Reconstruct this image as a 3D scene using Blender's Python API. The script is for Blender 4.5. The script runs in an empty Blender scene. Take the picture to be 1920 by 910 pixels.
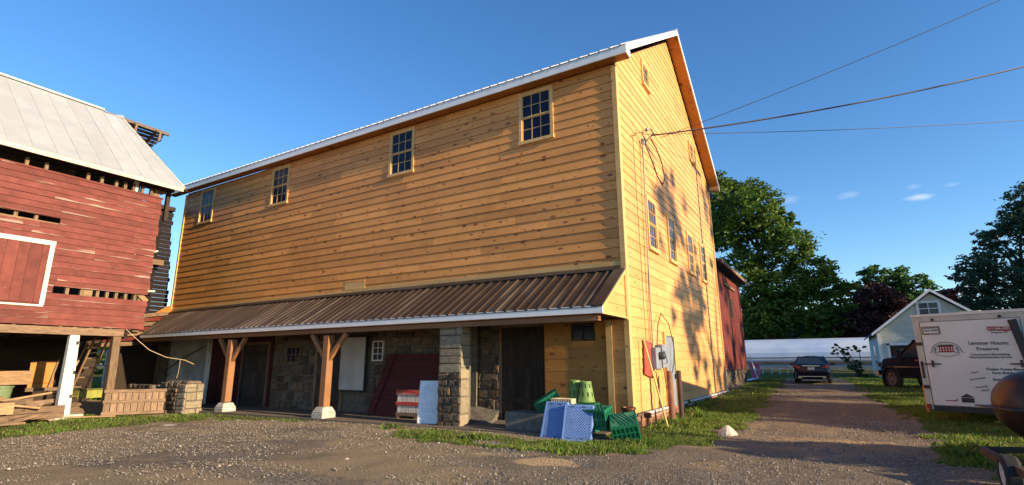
import bpy, math, random
import numpy as np
from mathutils import Matrix, Vector, Euler
from math import pi, sin, cos, radians
sc = bpy.context.scene
COL = sc.collection
random.seed(7)
# ------------------------------------------------------------------ camera
CAM = dict(f=977.726, pitch=.227, yaw=.541, roll=-.004, loc=(4.29, -12.853, 1.6))
def setup_camera():
    y, p, r_ = CAM['yaw'], CAM['pitch'], CAM['roll']
    fwd = Vector((-sin(y)*cos(p), cos(y)*cos(p), sin(p)))
    r = Vector((cos(y), sin(y), 0)); u = r.cross(fwd)
    r2 = r*cos(r_)+u*sin(r_); u2 = -r*sin(r_)+u*cos(r_)
    cd = bpy.data.cameras.new('camera'); co = bpy.data.objects.new('camera', cd); COL.objects.link(co)
    cd.sensor_width = 36; cd.lens = 36*CAM['f']/1920; cd.clip_end = 5000; cd.clip_start = .05
    M = Matrix((r2, u2, -fwd)).transposed().to_4x4(); M.translation = CAM['loc']
    co.matrix_world = M; sc.camera = co
setup_camera()
# ------------------------------------------------------------------ sky, sun, exposure
SUN_EL, SUN_AZ = radians(15.8), radians(-4.6)          # azimuth measured from +X towards +Y
w = bpy.data.worlds.new('World'); sc.world = w; w.use_nodes = True
nt = w.node_tree; N = nt.nodes; N.clear(); L = nt.links
sky = N.new('ShaderNodeTexSky'); sky.sky_type = 'NISHITA'; sky.sun_disc = False
sky.sun_elevation = SUN_EL; sky.sun_rotation = radians(90)-SUN_AZ
sky.air_density = 1.0; sky.dust_density = .1; sky.ozone_density = 3.0; sky.altitude = 100
hs = N.new('ShaderNodeHueSaturation'); hs.inputs['Saturation'].default_value = 1.2; hs.inputs['Value'].default_value = 1.12; hs.inputs['Hue'].default_value = .505
bg = N.new('ShaderNodeBackground'); bg.inputs['Strength'].default_value = .115
wo = N.new('ShaderNodeOutputWorld')
L.new(sky.outputs[0], hs.inputs['Color'])
# a few small wisps of cloud
tc = N.new('ShaderNodeTexCoord'); cur = hs.outputs[0]
nz = N.new('ShaderNodeTexNoise'); nz.inputs['Scale'].default_value = 38; nz.inputs['Detail'].default_value = 6
mpn = N.new('ShaderNodeMapping'); mpn.inputs['Scale'].default_value = (1, 1, 2.2); L.new(tc.outputs['Generated'], mpn.inputs[0]); L.new(mpn.outputs[0], nz.inputs['Vector'])
for (d, sx, sz, a) in [((-.032,.963,.267), .014, .006, .16), ((.055,.964,.261), .017, .005, .18), ((.139,.96,.241), .015, .0045, .5), ((.134,.957,.258), .01, .004, .16), ((.178,.951,.251), .009, .003, .18)]:
    sb = N.new('ShaderNodeVectorMath'); sb.operation = 'SUBTRACT'; L.new(tc.outputs['Generated'], sb.inputs[0]); sb.inputs[1].default_value = d
    sl = N.new('ShaderNodeVectorMath'); sl.operation = 'MULTIPLY'; L.new(sb.outputs[0], sl.inputs[0]); sl.inputs[1].default_value = (1/sx, 1/.06, 1/sz)
    ln = N.new('ShaderNodeVectorMath'); ln.operation = 'LENGTH'; L.new(sl.outputs[0], ln.inputs[0])
    ad = N.new('ShaderNodeMath'); ad.operation = 'MULTIPLY_ADD'; L.new(nz.outputs[0], ad.inputs[0]); ad.inputs[1].default_value = 1.7; ad.inputs[2].default_value = -.85
    s2 = N.new('ShaderNodeMath'); s2.operation = 'SUBTRACT'; L.new(ln.outputs['Value'], s2.inputs[0]); L.new(ad.outputs[0], s2.inputs[1])
    mr = N.new('ShaderNodeMapRange'); L.new(s2.outputs[0], mr.inputs[0]); mr.inputs[1].default_value = 1.25; mr.inputs[2].default_value = .1; mr.inputs[3].default_value = 0; mr.inputs[4].default_value = a
    mx = N.new('ShaderNodeMix'); mx.data_type = 'RGBA'; L.new(mr.outputs[0], mx.inputs[0]); L.new(cur, mx.inputs[6]); mx.inputs[7].default_value = (4.6, 4.9, 5.4, 1)
    cur = mx.outputs[2]
L.new(cur, bg.inputs[0]); L.new(bg.outputs[0], wo.inputs[0])
sl_ = bpy.data.lights.new('sun', 'SUN'); so = bpy.data.objects.new('sun', sl_); COL.objects.link(so)
sl_.energy = 5.0; sl_.angle = radians(.55); sl_.color = (1.0, .78, .50)
dS = Vector((cos(SUN_EL)*cos(SUN_AZ), cos(SUN_EL)*sin(SUN_AZ), sin(SUN_EL)))
so.rotation_euler = dS.to_track_quat('Z', 'Y').to_euler()
sc.view_settings.view_transform = 'Standard'; sc.view_settings.look = 'None'
sc.view_settings.exposure = 0.95; sc.view_settings.gamma = 1.0
sc.render.engine = 'CYCLES'

# ------------------------------------------------------------------ materials
def lk(c, a=1): return (c[0], c[1], c[2], a)
def new_mat(name):
    m = bpy.data.materials.new(name); m.use_nodes = True
    nt = m.node_tree; b = nt.nodes['Principled BSDF']
    return m, nt, b
def node(nt, t, **k):
    n = nt.nodes.new(t)
    for a, v in k.items():
        if a.startswith('i_'): n.inputs[a[2:].replace('_', ' ')].default_value = v
        else: setattr(n, a, v)
    return n
def coords(nt, scale=(1, 1, 1), rand=True, world=False):
    g = nt.nodes.new('ShaderNodeTexCoord')
    if world:
        g = nt.nodes.new('ShaderNodeNewGeometry'); src = g.outputs['Position']
    else: src = g.outputs['Object']
    if rand and not world:
        oi = nt.nodes.new('ShaderNodeObjectInfo')
        mu = node(nt, 'ShaderNodeMath', operation='MULTIPLY'); mu.inputs[1].default_value = 57.3; nt.links.new(oi.outputs['Random'], mu.inputs[0])
        va = node(nt, 'ShaderNodeVectorMath', operation='ADD'); nt.links.new(src, va.inputs[0]); nt.links.new(mu.outputs[0], va.inputs[1]); src = va.outputs[0]
    mp = nt.nodes.new('ShaderNodeMapping'); mp.inputs['Scale'].default_value = scale; nt.links.new(src, mp.inputs[0])
    return mp.outputs[0]
def noise(nt, vec, scale, detail=5, rough=.6, dist=0):
    n = nt.nodes.new('ShaderNodeTexNoise'); n.inputs['Scale'].default_value = scale; n.inputs['Detail'].default_value = detail
    n.inputs['Roughness'].default_value = rough; n.inputs['Distortion'].default_value = dist; nt.links.new(vec, n.inputs['Vector']); return n.outputs[0]
def mrange(nt, v, a, b, c=0, d=1):
    n = nt.nodes.new('ShaderNodeMapRange'); nt.links.new(v, n.inputs[0])
    for i, x in zip((1, 2, 3, 4), (a, b, c, d)): n.inputs[i].default_value = x
    return n.outputs[0]
def mixc(nt, f, a, b, blend='MIX'):
    n = nt.nodes.new('ShaderNodeMix'); n.data_type = 'RGBA'; n.blend_type = blend
    if isinstance(f, (int, float)): n.inputs[0].default_value = f
    else: nt.links.new(f, n.inputs[0])
    for s, c in ((6, a), (7, b)):
        if isinstance(c, tuple): n.inputs[s].default_value = lk(c)
        else: nt.links.new(c, n.inputs[s])
    return n.outputs[2]
def mathn(nt, op, a, b):
    n = node(nt, 'ShaderNodeMath', operation=op)
    for i, v in enumerate((a, b)):
        if isinstance(v, (int, float)): n.inputs[i].default_value = v
        else: nt.links.new(v, n.inputs[i])
    return n.outputs[0]
def bump(nt, b, h, strength=.4, dist=.01):
    n = nt.nodes.new('ShaderNodeBump'); n.inputs['Strength'].default_value = strength; n.inputs['Distance'].default_value = dist
    nt.links.new(h, n.inputs['Height']); nt.links.new(n.outputs[0], b.inputs['Normal'])
def randv(nt, island=False):
    if island: return nt.nodes.new('ShaderNodeNewGeometry').outputs['Random Per Island']
    return nt.nodes.new('ShaderNodeObjectInfo').outputs['Random']
def mat(name, c1, c2=None, scale=6, stretch=(1, 1, 1), rough=.8, bmp=.3, bd=.01, metal=0, rnd=0., c3=None, detail=5, spec=.3, lo=.35, hi=.65, island=False):
    m, nt, b = new_mat(name); c2 = c2 or tuple(x*.7 for x in c1)
    v = coords(nt, stretch); n = noise(nt, v, scale, detail)
    col = mixc(nt, mrange(nt, n, lo, hi), c1, c2)
    if c3:
        n3 = noise(nt, v, scale*.27, 3); col = mixc(nt, mrange(nt, n3, .5, .68), col, c3)
    if rnd:
        r = mrange(nt, randv(nt, island), 0, 1, 1-rnd, 1+rnd)
        col = mixc(nt, 1.0, col, (1, 1, 1), 'MULTIPLY') if False else col
        vm = node(nt, 'ShaderNodeVectorMath', operation='SCALE'); nt.links.new(col, vm.inputs[0]); nt.links.new(r, vm.inputs['Scale']); col = vm.outputs[0]
    nt.links.new(col, b.inputs['Base Color']); b.inputs['Roughness'].default_value = rough; b.inputs['Metallic'].default_value = metal
    b.inputs['Specular IOR Level'].default_value = spec
    if bmp: bump(nt, b, n, bmp, bd)
    return m
def pine(name, light, dark, knot=(.16, .05, .012), knots=1.0, rough=.55, vary=.16):
    m, nt, b = new_mat(name)
    v = coords(nt, (1, 1, 1)); vg = coords(nt, (.7, 9, 9))
    g1 = noise(nt, vg, 3.2, 6, .65, .6); g2 = noise(nt, coords(nt, (.25, 1.5, 1.5)), 1.6, 3)
    col = mixc(nt, mrange(nt, g1, .3, .7), light, dark)
    col = mixc(nt, mrange(nt, g2, .35, .7, 0, .55), col, tuple(x*.72 for x in dark))
    # streaky dark resin lines
    st = noise(nt, coords(nt, (.5, 26, 26)), 2.0, 3); col = mixc(nt, mrange(nt, st, .62, .8, 0, .5), col, tuple(x*.55 for x in dark))
    def knotlayer(sc_, r, str_):
        vk = coords(nt, (.55, .9, 1.15))
        nn = noise(nt, v, 7, 2)
        sx = nt.nodes.new('ShaderNodeSeparateXYZ'); nt.links.new(vk, sx.inputs[0]); cx = nt.nodes.new('ShaderNodeCombineXYZ'); nt.links.new(sx.outputs[0], cx.inputs[0]); nt.links.new(sx.outputs[2], cx.inputs[1])
        vo = node(nt, 'ShaderNodeTexVoronoi', voronoi_dimensions='2D'); vo.inputs['Scale'].default_value = sc_; nt.links.new(cx.outputs[0], vo.inputs['Vector'])
        sp = node(nt, 'ShaderNodeSeparateColor'); nt.links.new(vo.outputs['Color'], sp.inputs[0])
        keep = mrange(nt, sp.outputs[0], .30, .34, 0, 1)
        rr = mathn(nt, 'MULTIPLY', mathn(nt, 'ADD', sp.outputs[1], .45), r)
        d = mathn(nt, 'DIVIDE', mathn(nt, 'ADD', vo.outputs['Distance'], mathn(nt, 'MULTIPLY', mathn(nt, 'SUBTRACT', nn, .5), .07)), rr)
        return mathn(nt, 'MULTIPLY', mrange(nt, d, 1.15, .75, 0, str_), keep)
    if knots:
        k1 = knotlayer(2.3, .088*knots, .95); k2 = knotlayer(4.0, .078*knots, .9)
        col = mixc(nt, k1, col, knot); col = mixc(nt, k2, col, tuple(x*1.5 for x in knot))
    wv = coords(nt, (1, 1, .22), world=True); wn = noise(nt, wv, 1.3, 4); col = mixc(nt, mrange(nt, wn, .5, .75, 0, .2), col, tuple(x*.62 for x in dark))
    wl = noise(nt, coords(nt, (1, 1, 1), world=True), .35, 2); col = mixc(nt, mrange(nt, wl, .4, .65, 0, .18), col, tuple(min(1, x*1.25) for x in light))
    vm = node(nt, 'ShaderNodeVectorMath', operation='SCALE'); nt.links.new(col, vm.inputs[0])
    nt.links.new(mrange(nt, randv(nt), 0, 1, 1-vary, 1+vary), vm.inputs['Scale'])
    nt.links.new(vm.outputs[0], b.inputs['Base Color']); b.inputs['Roughness'].default_value = rough; b.inputs['Specular IOR Level'].default_value = .35
    bump(nt, b, g1, .25, .006)
    return m
def redpaint(name, red, worn, amount=.5, dirt=.3, knotty=False):
    m, nt, b = new_mat(name)
    v = coords(nt, (1, 1, 1)); vs = coords(nt, (.22, 6, 6))
    n1 = noise(nt, vs, 2.6, 7, .7, .3); n2 = noise(nt, v, 2.5, 4); n4 = noise(nt, coords(nt, (.35, 1, 1)), 1.3, 3)
    col = mixc(nt, mrange(nt, n2, .3, .7), red, tuple(x*.62 for x in red))
    # worn where the strip of the board near its drip edge weathers
    tcn = nt.nodes.new('ShaderNodeTexCoord'); sx = nt.nodes.new('ShaderNodeSeparateXYZ'); nt.links.new(tcn.outputs['Object'], sx.inputs[0])
    edge = mrange(nt, sx.outputs[2], .11, 0.0, 0, .30)
    sel = mrange(nt, n4, .45, .7, -.1, .28)
    f = mathn(nt, 'ADD', mathn(nt, 'ADD', n1, edge), sel)
    col = mixc(nt, mrange(nt, f, 1.0-amount*.5, 1.12-amount*.5), col, worn)
    fl = noise(nt, v, 17, 3); col = mixc(nt, mrange(nt, fl, .68, .74, 0, .55), col, worn)
    vm = node(nt, 'ShaderNodeVectorMath', operation='SCALE'); nt.links.new(col, vm.inputs[0]); nt.links.new(mrange(nt, randv(nt), 0, 1, .85, 1.14), vm.inputs['Scale'])
    nt.links.new(vm.outputs[0], b.inputs['Base Color']); b.inputs['Roughness'].default_value = .75; bump(nt, b, n1, .5, .008); b.inputs['Specular IOR Level'].default_value = .25
    return m
def glassy(name, c=(.012, .016, .03), rough=.06):
    m, nt, b = new_mat(name); v = coords(nt); n = noise(nt, v, 5, 2)
    nt.links.new(mixc(nt, n, c, tuple(x*1.8 for x in c)), b.inputs['Base Color'])
    b.inputs['Roughness'].default_value = rough; b.inputs['Specular IOR Level'].default_value = .35; bump(nt, b, n, .08, .004); return m
def emis(name, c, s): return None
M = {}
M['pine_front'] = pine('pine siding front', (.72, .34, .105), (.62, .25, .058), vary=.16)
M['pine_gable'] = pine('pine siding gable', (.74, .40, .155), (.66, .32, .10), knot=(.30, .12, .03), knots=.7, vary=.10)
M['pine_trim'] = pine('pale pine trim', (.70, .47, .20), (.60, .36, .12), knot=(.28, .1, .03), knots=.6)
M['soffit'] = pine('cedar soffit', (.50, .22, .055), (.40, .15, .03), knots=1.1)
M['post_wood'] = pine('oak post', (.34, .17, .075), (.24, .105, .045), knots=.9)
M['plywood'] = pine('pine inner wall', (.46, .22, .05), (.36, .15, .03), knots=1.3)
M['white_metal'] = mat('white coated metal', (.80, .80, .80), (.70, .72, .74), 3, rough=.35, bmp=.05, spec=.5)
M['roof_metal'] = mat('galvanised ribbed roof', (.62, .64, .66), (.50, .52, .55), 2.2, rough=.38, bmp=.05, metal=.35, rnd=.05)
M['brown_metal'] = mat('brown ribbed metal', (.052, .034, .024), (.036, .024, .018), 1.6, (1, .6, 1), rough=.4, bmp=.08, rnd=.12, c3=(.095, .07, .052), spec=.35)
M['old_tin'] = mat('chalky painted tin', (.40, .41, .42), (.34, .35, .36), 1.4, (1, 1, 1), rough=.6, bmp=.12, rnd=.05, c3=(.36, .36, .36))
M['tin_edge'] = mat('peeling cream fascia', (.60, .54, .44), (.40, .33, .25), 9, (1, 1, 1), rough=.8, lo=.45, hi=.7)
M['red_board'] = redpaint('weathered red board', (.20, .055, .045), (.32, .21, .17), .38)
M['red_dark'] = redpaint('old dark red board', (.17, .034, .026), (.17, .10, .075), .62)
M['red_plank'] = redpaint('maroon plank', (.085, .018, .018), (.14, .08, .06), .25)
M['old_wood'] = mat('grey old timber', (.25, .165, .10), (.13, .083, .05), 4, (6, 6, .8), rough=.85, bmp=.5, rnd=.2)
M['bin_wood'] = mat('faded brown bin slats', (.30, .20, .13), (.19, .12, .075), 4, (6, 6, .8), rough=.85, bmp=.5, rnd=.2)
M['old_wood_h'] = mat('grey old timber lengthwise', (.25, .16, .10), (.12, .08, .05), 4, (.9, .9, 7), rough=.85, bmp=.5, rnd=.2)
M['grey_lath'] = mat('silvered lath', (.19, .15, .12), (.10, .08, .065), 4, (.7, 6, 6), rough=.85, bmp=.5, rnd=.3)
M['lumber'] = mat('rough sawn lumber', (.38, .24, .13), (.24, .145, .075), 4, (.9, .9, 6), rough=.8, bmp=.3, rnd=.22)
M['wing_wood'] = mat('near-black board', (.022, .014, .014), (.012, .009, .009), 4, (1, 1, 6), rough=.9, bmp=.4, rnd=.3)  # even near-black tone for the wing boards
M['dark_wood'] = mat('almost black wood', (.055, .036, .026), (.028, .019, .014), 4, (6, 6, .7), rough=.85, bmp=.5, rnd=.2)
M['door_grey'] = mat('weathered plank door', (.08, .064, .052), (.03, .023, .018), 3.5, (9, 9, .5), rough=.85, bmp=.5, rnd=.25)
M['door_dark'] = mat('tarred plank door', (.055, .042, .032), (.022, .016, .012), 3.5, (9, 9, .5), rough=.85, bmp=.5, rnd=.25)
M['shade_wood'] = mat('shade-dark inner boards', (.05, .032, .022), (.03, .02, .014), 3, (.7, 5, 5), rough=.9, rnd=.2)  # darkness of the unlit interiors put into the board colour
M['white_paint'] = mat('white painted timber', (.76, .73, .68), (.62, .58, .52), 3, rough=.7, bmp=.3, c3=(.55, .48, .40))
M['stucco'] = mat('limewashed stucco', (.52, .55, .55), (.34, .37, .37), 2.5, rough=.9, bmp=.6, bd=.02, c3=(.36, .35, .32))
M['stone'] = mat('field stone', (.135, .105, .075), (.06, .048, .036), 5, rough=.9, bmp=.7, bd=.02, rnd=.45, c3=(.17, .10, .06))
M['stone_lit'] = mat('sunlit tone quoin stone', (.31, .255, .175), (.19, .155, .105), 5, rough=.9, bmp=.6, bd=.02, rnd=.14)  # smooth quoin stone with sunlit paleness put into its colour
M['mortar'] = mat('lime mortar', (.16, .135, .105), (.10, .085, .065), 9, rough=.95, bmp=.6)
M['concrete'] = mat('weathered concrete', (.50, .47, .42), (.37, .34, .29), 6, rough=.9, bmp=.5, c3=(.32, .28, .22))
M['dark_concrete'] = mat('old dark concrete', (.17, .155, .135), (.10, .09, .075), 6, rough=.9, bmp=.6)
M['pebble'] = mat('crushed stone', (.26, .225, .195), (.19, .16, .135), 9, rough=.9, bmp=.3, rnd=.42, island=True)
M['pale_pebble'] = mat('pale pebble', (.42, .36, .28), (.32, .27, .21), 9, rough=.85, bmp=.3, rnd=.25, island=True)
M['glass'] = glassy('window glass', (.010, .012, .028), .2); M['glass'].node_tree.nodes['Principled BSDF'].inputs['Specular IOR Level'].default_value = .15
M['glass_lit'] = glassy('lit window glass', (.03, .034, .04), .09)  # lit copy of the pane glass, brighter look put into its colour
M['car_glass'] = glassy('tinted car glass', (.02, .03, .03), .03)
M['car_paint'] = mat('midnight blue car paint', (.007, .009, .026), (.006, .008, .02), 2, rough=.2, bmp=0, spec=.35)
M['truck_paint'] = mat('black truck paint', (.006, .008, .016), (.005, .006, .012), 2, rough=.45, bmp=0, spec=.15)
M['chrome'] = mat('chrome trim', (.65, .65, .67), (.5, .5, .52), 4, rough=.15, bmp=0, metal=1)
M['rubber'] = mat('tyre rubber', (.025, .024, .023), (.04, .037, .033), 8, rough=.85, bmp=.3)
M['rim'] = mat('alloy rim', (.32, .31, .31), (.24, .23, .23), 5, rough=.35, bmp=.05, metal=.7)
M['tail_red'] = mat('red tail lamp lens', (.26, .010, .016), (.18, .006, .010), 12, rough=.15, bmp=0, spec=.6)
M['orange'] = mat('orange lens', (.75, .20, .06), (.6, .14, .04), 12, rough=.3, bmp=0)
M['plate'] = mat('licence plate', (.62, .62, .55), (.55, .56, .52), 12, rough=.5, bmp=0)
M['plate_blue'] = mat('plate blue band', (.06, .09, .25), (.05, .08, .2), 12, rough=.5, bmp=0)
M['black_plastic'] = mat('black plastic', (.02, .02, .022), (.03, .03, .032), 8, rough=.5, bmp=.1)
M['trailer_white'] = mat('off white aluminium skin', (.66, .62, .58), (.60, .56, .52), 1.3, rough=.42, bmp=.06, c3=(.58, .53, .48), spec=.45)
M['trailer_trim'] = mat('dull trailer trim', (.50, .46, .40), (.40, .36, .31), 3, rough=.5, bmp=.1, metal=.2)
M['ink'] = mat('black print', (.03, .03, .03), (.045, .045, .045), 9, rough=.6, bmp=0)
M['ink_red'] = mat('dark red print', (.28, .015, .03), (.22, .012, .02), 9, rough=.6, bmp=0)
M['ink_blue'] = mat('blue marker', (.07, .13, .42), (.06, .10, .35), 9, rough=.6, bmp=0)
M['rust'] = mat('brown iron drum', (.075, .042, .03), (.045, .027, .022), 2.5, rough=.42, bmp=.25, metal=.5, c3=(.11, .05, .03))
M['rusty_pipe'] = mat('rust brown steel pipe', (.24, .105, .065), (.15, .065, .045), 5, rough=.7, bmp=.3, c3=(.30, .16, .11))
M['dark_pipe'] = mat('dark rusted pipe', (.085, .05, .035), (.05, .03, .025), 5, rough=.75, bmp=.3)
M['pink'] = mat('pink bin plastic', (.80, .20, .38), (.72, .16, .33), 4, rough=.45, bmp=.05)
M['green_plastic'] = mat('green crate plastic', (.008, .16, .08), (.007, .12, .06), 4, rough=.4, bmp=.08, rnd=.12, c3=(.02, .16, .09), spec=.5)
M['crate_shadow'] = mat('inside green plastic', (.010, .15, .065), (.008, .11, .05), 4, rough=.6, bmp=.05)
M['dull_green'] = mat('faded green crate bottom', (.06, .22, .10), (.035, .16, .075), 5, rough=.6, bmp=.15, c3=(.13, .26, .13))
M['lime_plastic'] = mat('olive green basket plastic', (.17, .27, .075), (.12, .20, .05), 5, rough=.5, bmp=.08, rnd=.1)
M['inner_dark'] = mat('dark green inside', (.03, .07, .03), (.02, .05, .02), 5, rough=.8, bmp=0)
M['blue_plastic'] = mat('pale blue plastic lattice', (.19, .31, .62), (.15, .26, .54), 5, rough=.45, bmp=.05)
M['blue_back'] = mat('deep blue plastic', (.06, .10, .36), (.045, .075, .28), 5, rough=.5, bmp=.05)
M['cream_plastic'] = mat('cream tray plastic', (.62, .52, .33), (.5, .4, .25), 5, rough=.6, bmp=.1)
M['bin_green'] = mat('pale green bin plastic', (.17, .23, .12), (.13, .18, .09), 5, rough=.5, bmp=.1)
M['board_white'] = mat('dry erase board', (.72, .75, .82), (.66, .69, .76), 2, rough=.3, bmp=0, spec=.5)
M['alu'] = mat('aluminium edge', (.62, .62, .60), (.5, .5, .5), 5, rough=.4, bmp=0, metal=.6)
M['panel_white'] = mat('dusty white panel', (.50, .48, .44), (.40, .38, .34), 2, rough=.7, bmp=.1)
M['crate_red'] = mat('scuffed red slat', (.48, .05, .04), (.33, .035, .03), 6, (.6, 4, 4), rough=.7, bmp=.3, c3=(.42, .25, .2))
M['crate_white'] = mat('scuffed white slat', (.56, .52, .46), (.36, .31, .26), 6, (4, 4, .6), rough=.8, bmp=.4, rnd=.15, lo=.45, hi=.65)
M['red_metal'] = mat('faded red meter board', (.34, .075, .05), (.26, .055, .035), 5, rough=.7, bmp=.2)
M['grey_box'] = mat('grey enamel meter box', (.27, .30, .35), (.20, .23, .27), 5, rough=.4, bmp=.05, spec=.5)
M['cable'] = mat('black cable', (.03, .028, .026), (.05, .045, .04), 9, rough=.6, bmp=0)
M['pale_cable'] = mat('weathered conduit', (.42, .36, .28), (.30, .25, .18), 9, rough=.6, bmp=0)
M['rope'] = mat('tan rope', (.50, .38, .24), (.35, .26, .15), 20, rough=.9, bmp=.3)
M['sand_white'] = mat('pale heap of sand', (.66, .55, .43), (.54, .44, .33), 6, rough=.95, bmp=.5, c3=(.5, .4, .3))
M['greenhouse'] = mat('milky plastic film', (.42, .54, .74), (.35, .46, .64), .5, rough=.35, bmp=.15, bd=.05, spec=.5, c3=(.55, .62, .70))
M['house_siding'] = mat('pale green clapboard', (.58, .62, .53), (.52, .56, .48), 3, rough=.7, bmp=.05, rnd=.05)
M['house_side'] = mat('grey blue clapboard', (.46, .53, .53), (.40, .47, .47), 3, rough=.7, bmp=.05, rnd=.05)
M['shingle'] = mat('grey shingle', (.11, .11, .12), (.07, .07, .075), 8, rough=.9, bmp=.4)
M['asph'] = mat('dark shingle', (.06, .055, .05), (.04, .036, .033), 8, rough=.9, bmp=.4)
M['bark'] = mat('tree bark', (.10, .075, .055), (.05, .038, .028), 6, (4, 4, .6), rough=.95, bmp=.8, bd=.03)
def leafmat(name, c1, c2, trans=.35):
    m, nt, b = new_mat(name)
    r = randv(nt, True); v = coords(nt, world=True); n = noise(nt, v, .35, 3)
    col = mixc(nt, r, c1, c2)
    if name == 'grass blades': col = mixc(nt, mrange(nt, r, .84, .86), col, (.33, .27, .11))
    col = mixc(nt, mrange(nt, n, .35, .65, 0, .55), col, tuple(x*.55 for x in c1))
    nt.links.new(col, b.inputs['Base Color']); b.inputs['Roughness'].default_value = .55; b.inputs['Specular IOR Level'].default_value = .25
    t = nt.nodes.new('ShaderNodeBsdfTranslucent'); nt.links.new(col, t.inputs[0])
    mx = nt.nodes.new('ShaderNodeMixShader'); mx.inputs[0].default_value = trans
    nt.links.new(b.outputs[0], mx.inputs[1]); nt.links.new(t.outputs[0], mx.inputs[2])
    nt.links.new(mx.outputs[0], nt.nodes['Material Output'].inputs[0]); return m
M['leaf'] = leafmat('maple leaves', (.075, .15, .022), (.13, .20, .03))
M['leaf_dark'] = leafmat('dark leaves', (.030, .075, .025), (.05, .11, .035))
M['leaf_mid'] = leafmat('mid green leaves', (.05, .13, .03), (.085, .17, .04))
M['leaf_purple'] = leafmat('copper beech leaves', (.05, .018, .022), (.08, .03, .028), .2)
M['leaf_conif'] = leafmat('blue green boughs', (.028, .075, .045), (.045, .11, .06), .2)
M['grass'] = leafmat('grass blades', (.10, .19, .025), (.20, .27, .04), .35)

# ------------------------------------------------------------------ ground height
def gz(x, y):
    z = np.interp(y, [-400, -15, -1, 12, 20, 32, 50, 80, 300], [0, 0, 0, .28, .45, .5, .87, 1.0, 1.5])
    s = np.clip((-np.asarray(x, float)-5)/8, 0, 1)*np.clip((5-np.asarray(y, float))/4, 0, 1)
    return z-.1*s
# ------------------------------------------------------------------ helpers
W = {}
class MB:
    def __init__(s): s.v = []; s.f = []
    def add(s, vs, fs):
        o = len(s.v); s.v += [tuple(v) for v in vs]; s.f += [tuple(i+o for i in f) for f in fs]; return s
    def box(s, c, d, rot=None, taper=1.0):
        hx, hy, hz = d[0]/2, d[1]/2, d[2]/2
        vs = [Vector((x*hx*(taper if z > 0 else 1), y*hy*(taper if z > 0 else 1), z*hz)) for z in (-1, 1) for y in (-1, 1) for x in (-1, 1)]
        if rot is not None:
            R = Euler(rot).to_matrix() if not isinstance(rot, Matrix) else rot
            vs = [R @ v for v in vs]
        c = Vector(c)
        return s.add([v+c for v in vs], [(0, 2, 3, 1), (4, 5, 7, 6), (0, 1, 5, 4), (2, 6, 7, 3), (0, 4, 6, 2), (1, 3, 7, 5)])
    def bb(s, a, b):
        return s.box([(a[i]+b[i])/2 for i in range(3)], [abs(b[i]-a[i]) for i in range(3)])
    def beam(s, p, q, wd, ht, up=(0, 0, 1)):
        p, q = Vector(p), Vector(q); d = (q-p); Ln = d.length; x = d.normalized(); u = Vector(up)
        if abs(x.dot(u)) > .98: u = Vector((0, 1, 0))
        y = u.cross(x).normalized(); z = x.cross(y)
        R = Matrix((x, y, z)).transposed()
        return s.box((p+q)/2, (Ln, wd, ht), R)
    def prism(s, pts, a, b, axis='y'):
        """extrude a 2D polygon pts between a and b along axis"""
        n = len(pts)
        def P(p, t):
            return {'y': (p[0], t, p[1]), 'x': (t, p[0], p[1]), 'z': (p[0], p[1], t)}[axis]
        vs = [P(p, a) for p in pts]+[P(p, b) for p in pts]
        fs = [tuple(range(n)), tuple(range(2*n-1, n-1, -1))]+[(i, i+n, (i+1) % n+n, (i+1) % n) for i in range(n)]
        return s.add(vs, fs)
    def tube(s, path, r, n=6, cap=True):
        path = [Vector(p) for p in path]; m = len(path)
        rs = r if isinstance(r, (list, tuple)) else [r]*m
        o = len(s.v); ref = None
        for i, p in enumerate(path):
            t = (path[min(i+1, m-1)]-path[max(i-1, 0)]).normalized()
            if ref is None: ref = Vector((0, 0, 1)) if abs(t.z) < .9 else Vector((1, 0, 0))
            x = ref.cross(t).normalized(); y = t.cross(x); ref = y
            for k in range(n):
                a = 2*pi*k/n; s.v.append(tuple(p+(x*cos(a)+y*sin(a))*rs[i]))
        for i in range(m-1):
            for k in range(n):
                a, b = o+i*n+k, o+i*n+(k+1) % n; s.f.append((a, b, b+n, a+n))
        if cap: s.f.append(tuple(o+k for k in range(n-1, -1, -1))); s.f.append(tuple(o+(m-1)*n+k for k in range(n)))
        return s
    def lathe(s, prof, n=20, mtx=None, skip=None):
        """prof = [(r,h)...] about local z, mtx places it"""
        mtx = mtx or Matrix(); o = len(s.v)
        for r, h in prof:
            for k in range(n): a = 2*pi*k/n; s.v.append(tuple(mtx @ Vector((r*cos(a), r*sin(a), h))))
        for i in range(len(prof)-1):
            for k in range(n):
                if skip and skip(i, k): continue
                a, b = o+i*n+k, o+i*n+(k+1) % n; s.f.append((a, b, b+n, a+n))
        return s
    def loft(s, rings, close=True):
        n = len(rings[0]); o = len(s.v)
        for r in rings: s.v += [tuple(p) for p in r]
        for i in range(len(rings)-1):
            for k in range(n):
                a, b = o+i*n+k, o+i*n+(k+1) % n; s.f.append((a, b, b+n, a+n))
        if close: s.f.append(tuple(o+k for k in range(n-1, -1, -1))); s.f.append(tuple(o+(len(rings)-1)*n+k for k in range(n)))
        return s
    def mesh(s, name, m=None, smooth=False):
        me = bpy.data.meshes.new(name); me.from_pydata(s.v, [], s.f)
        if m is not None: me.materials.append(m)
        if smooth: me.polygons.foreach_set('use_smooth', [True]*len(me.polygons))
        me.update(); return me
    def xf(s, mtx): s.v = [tuple(mtx @ Vector(v)) for v in s.v]; return s
def fixn(me):
    import bmesh
    b = bmesh.new(); b.from_mesh(me); bmesh.ops.recalc_face_normals(b, faces=b.faces); b.to_mesh(me); b.free()
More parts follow.
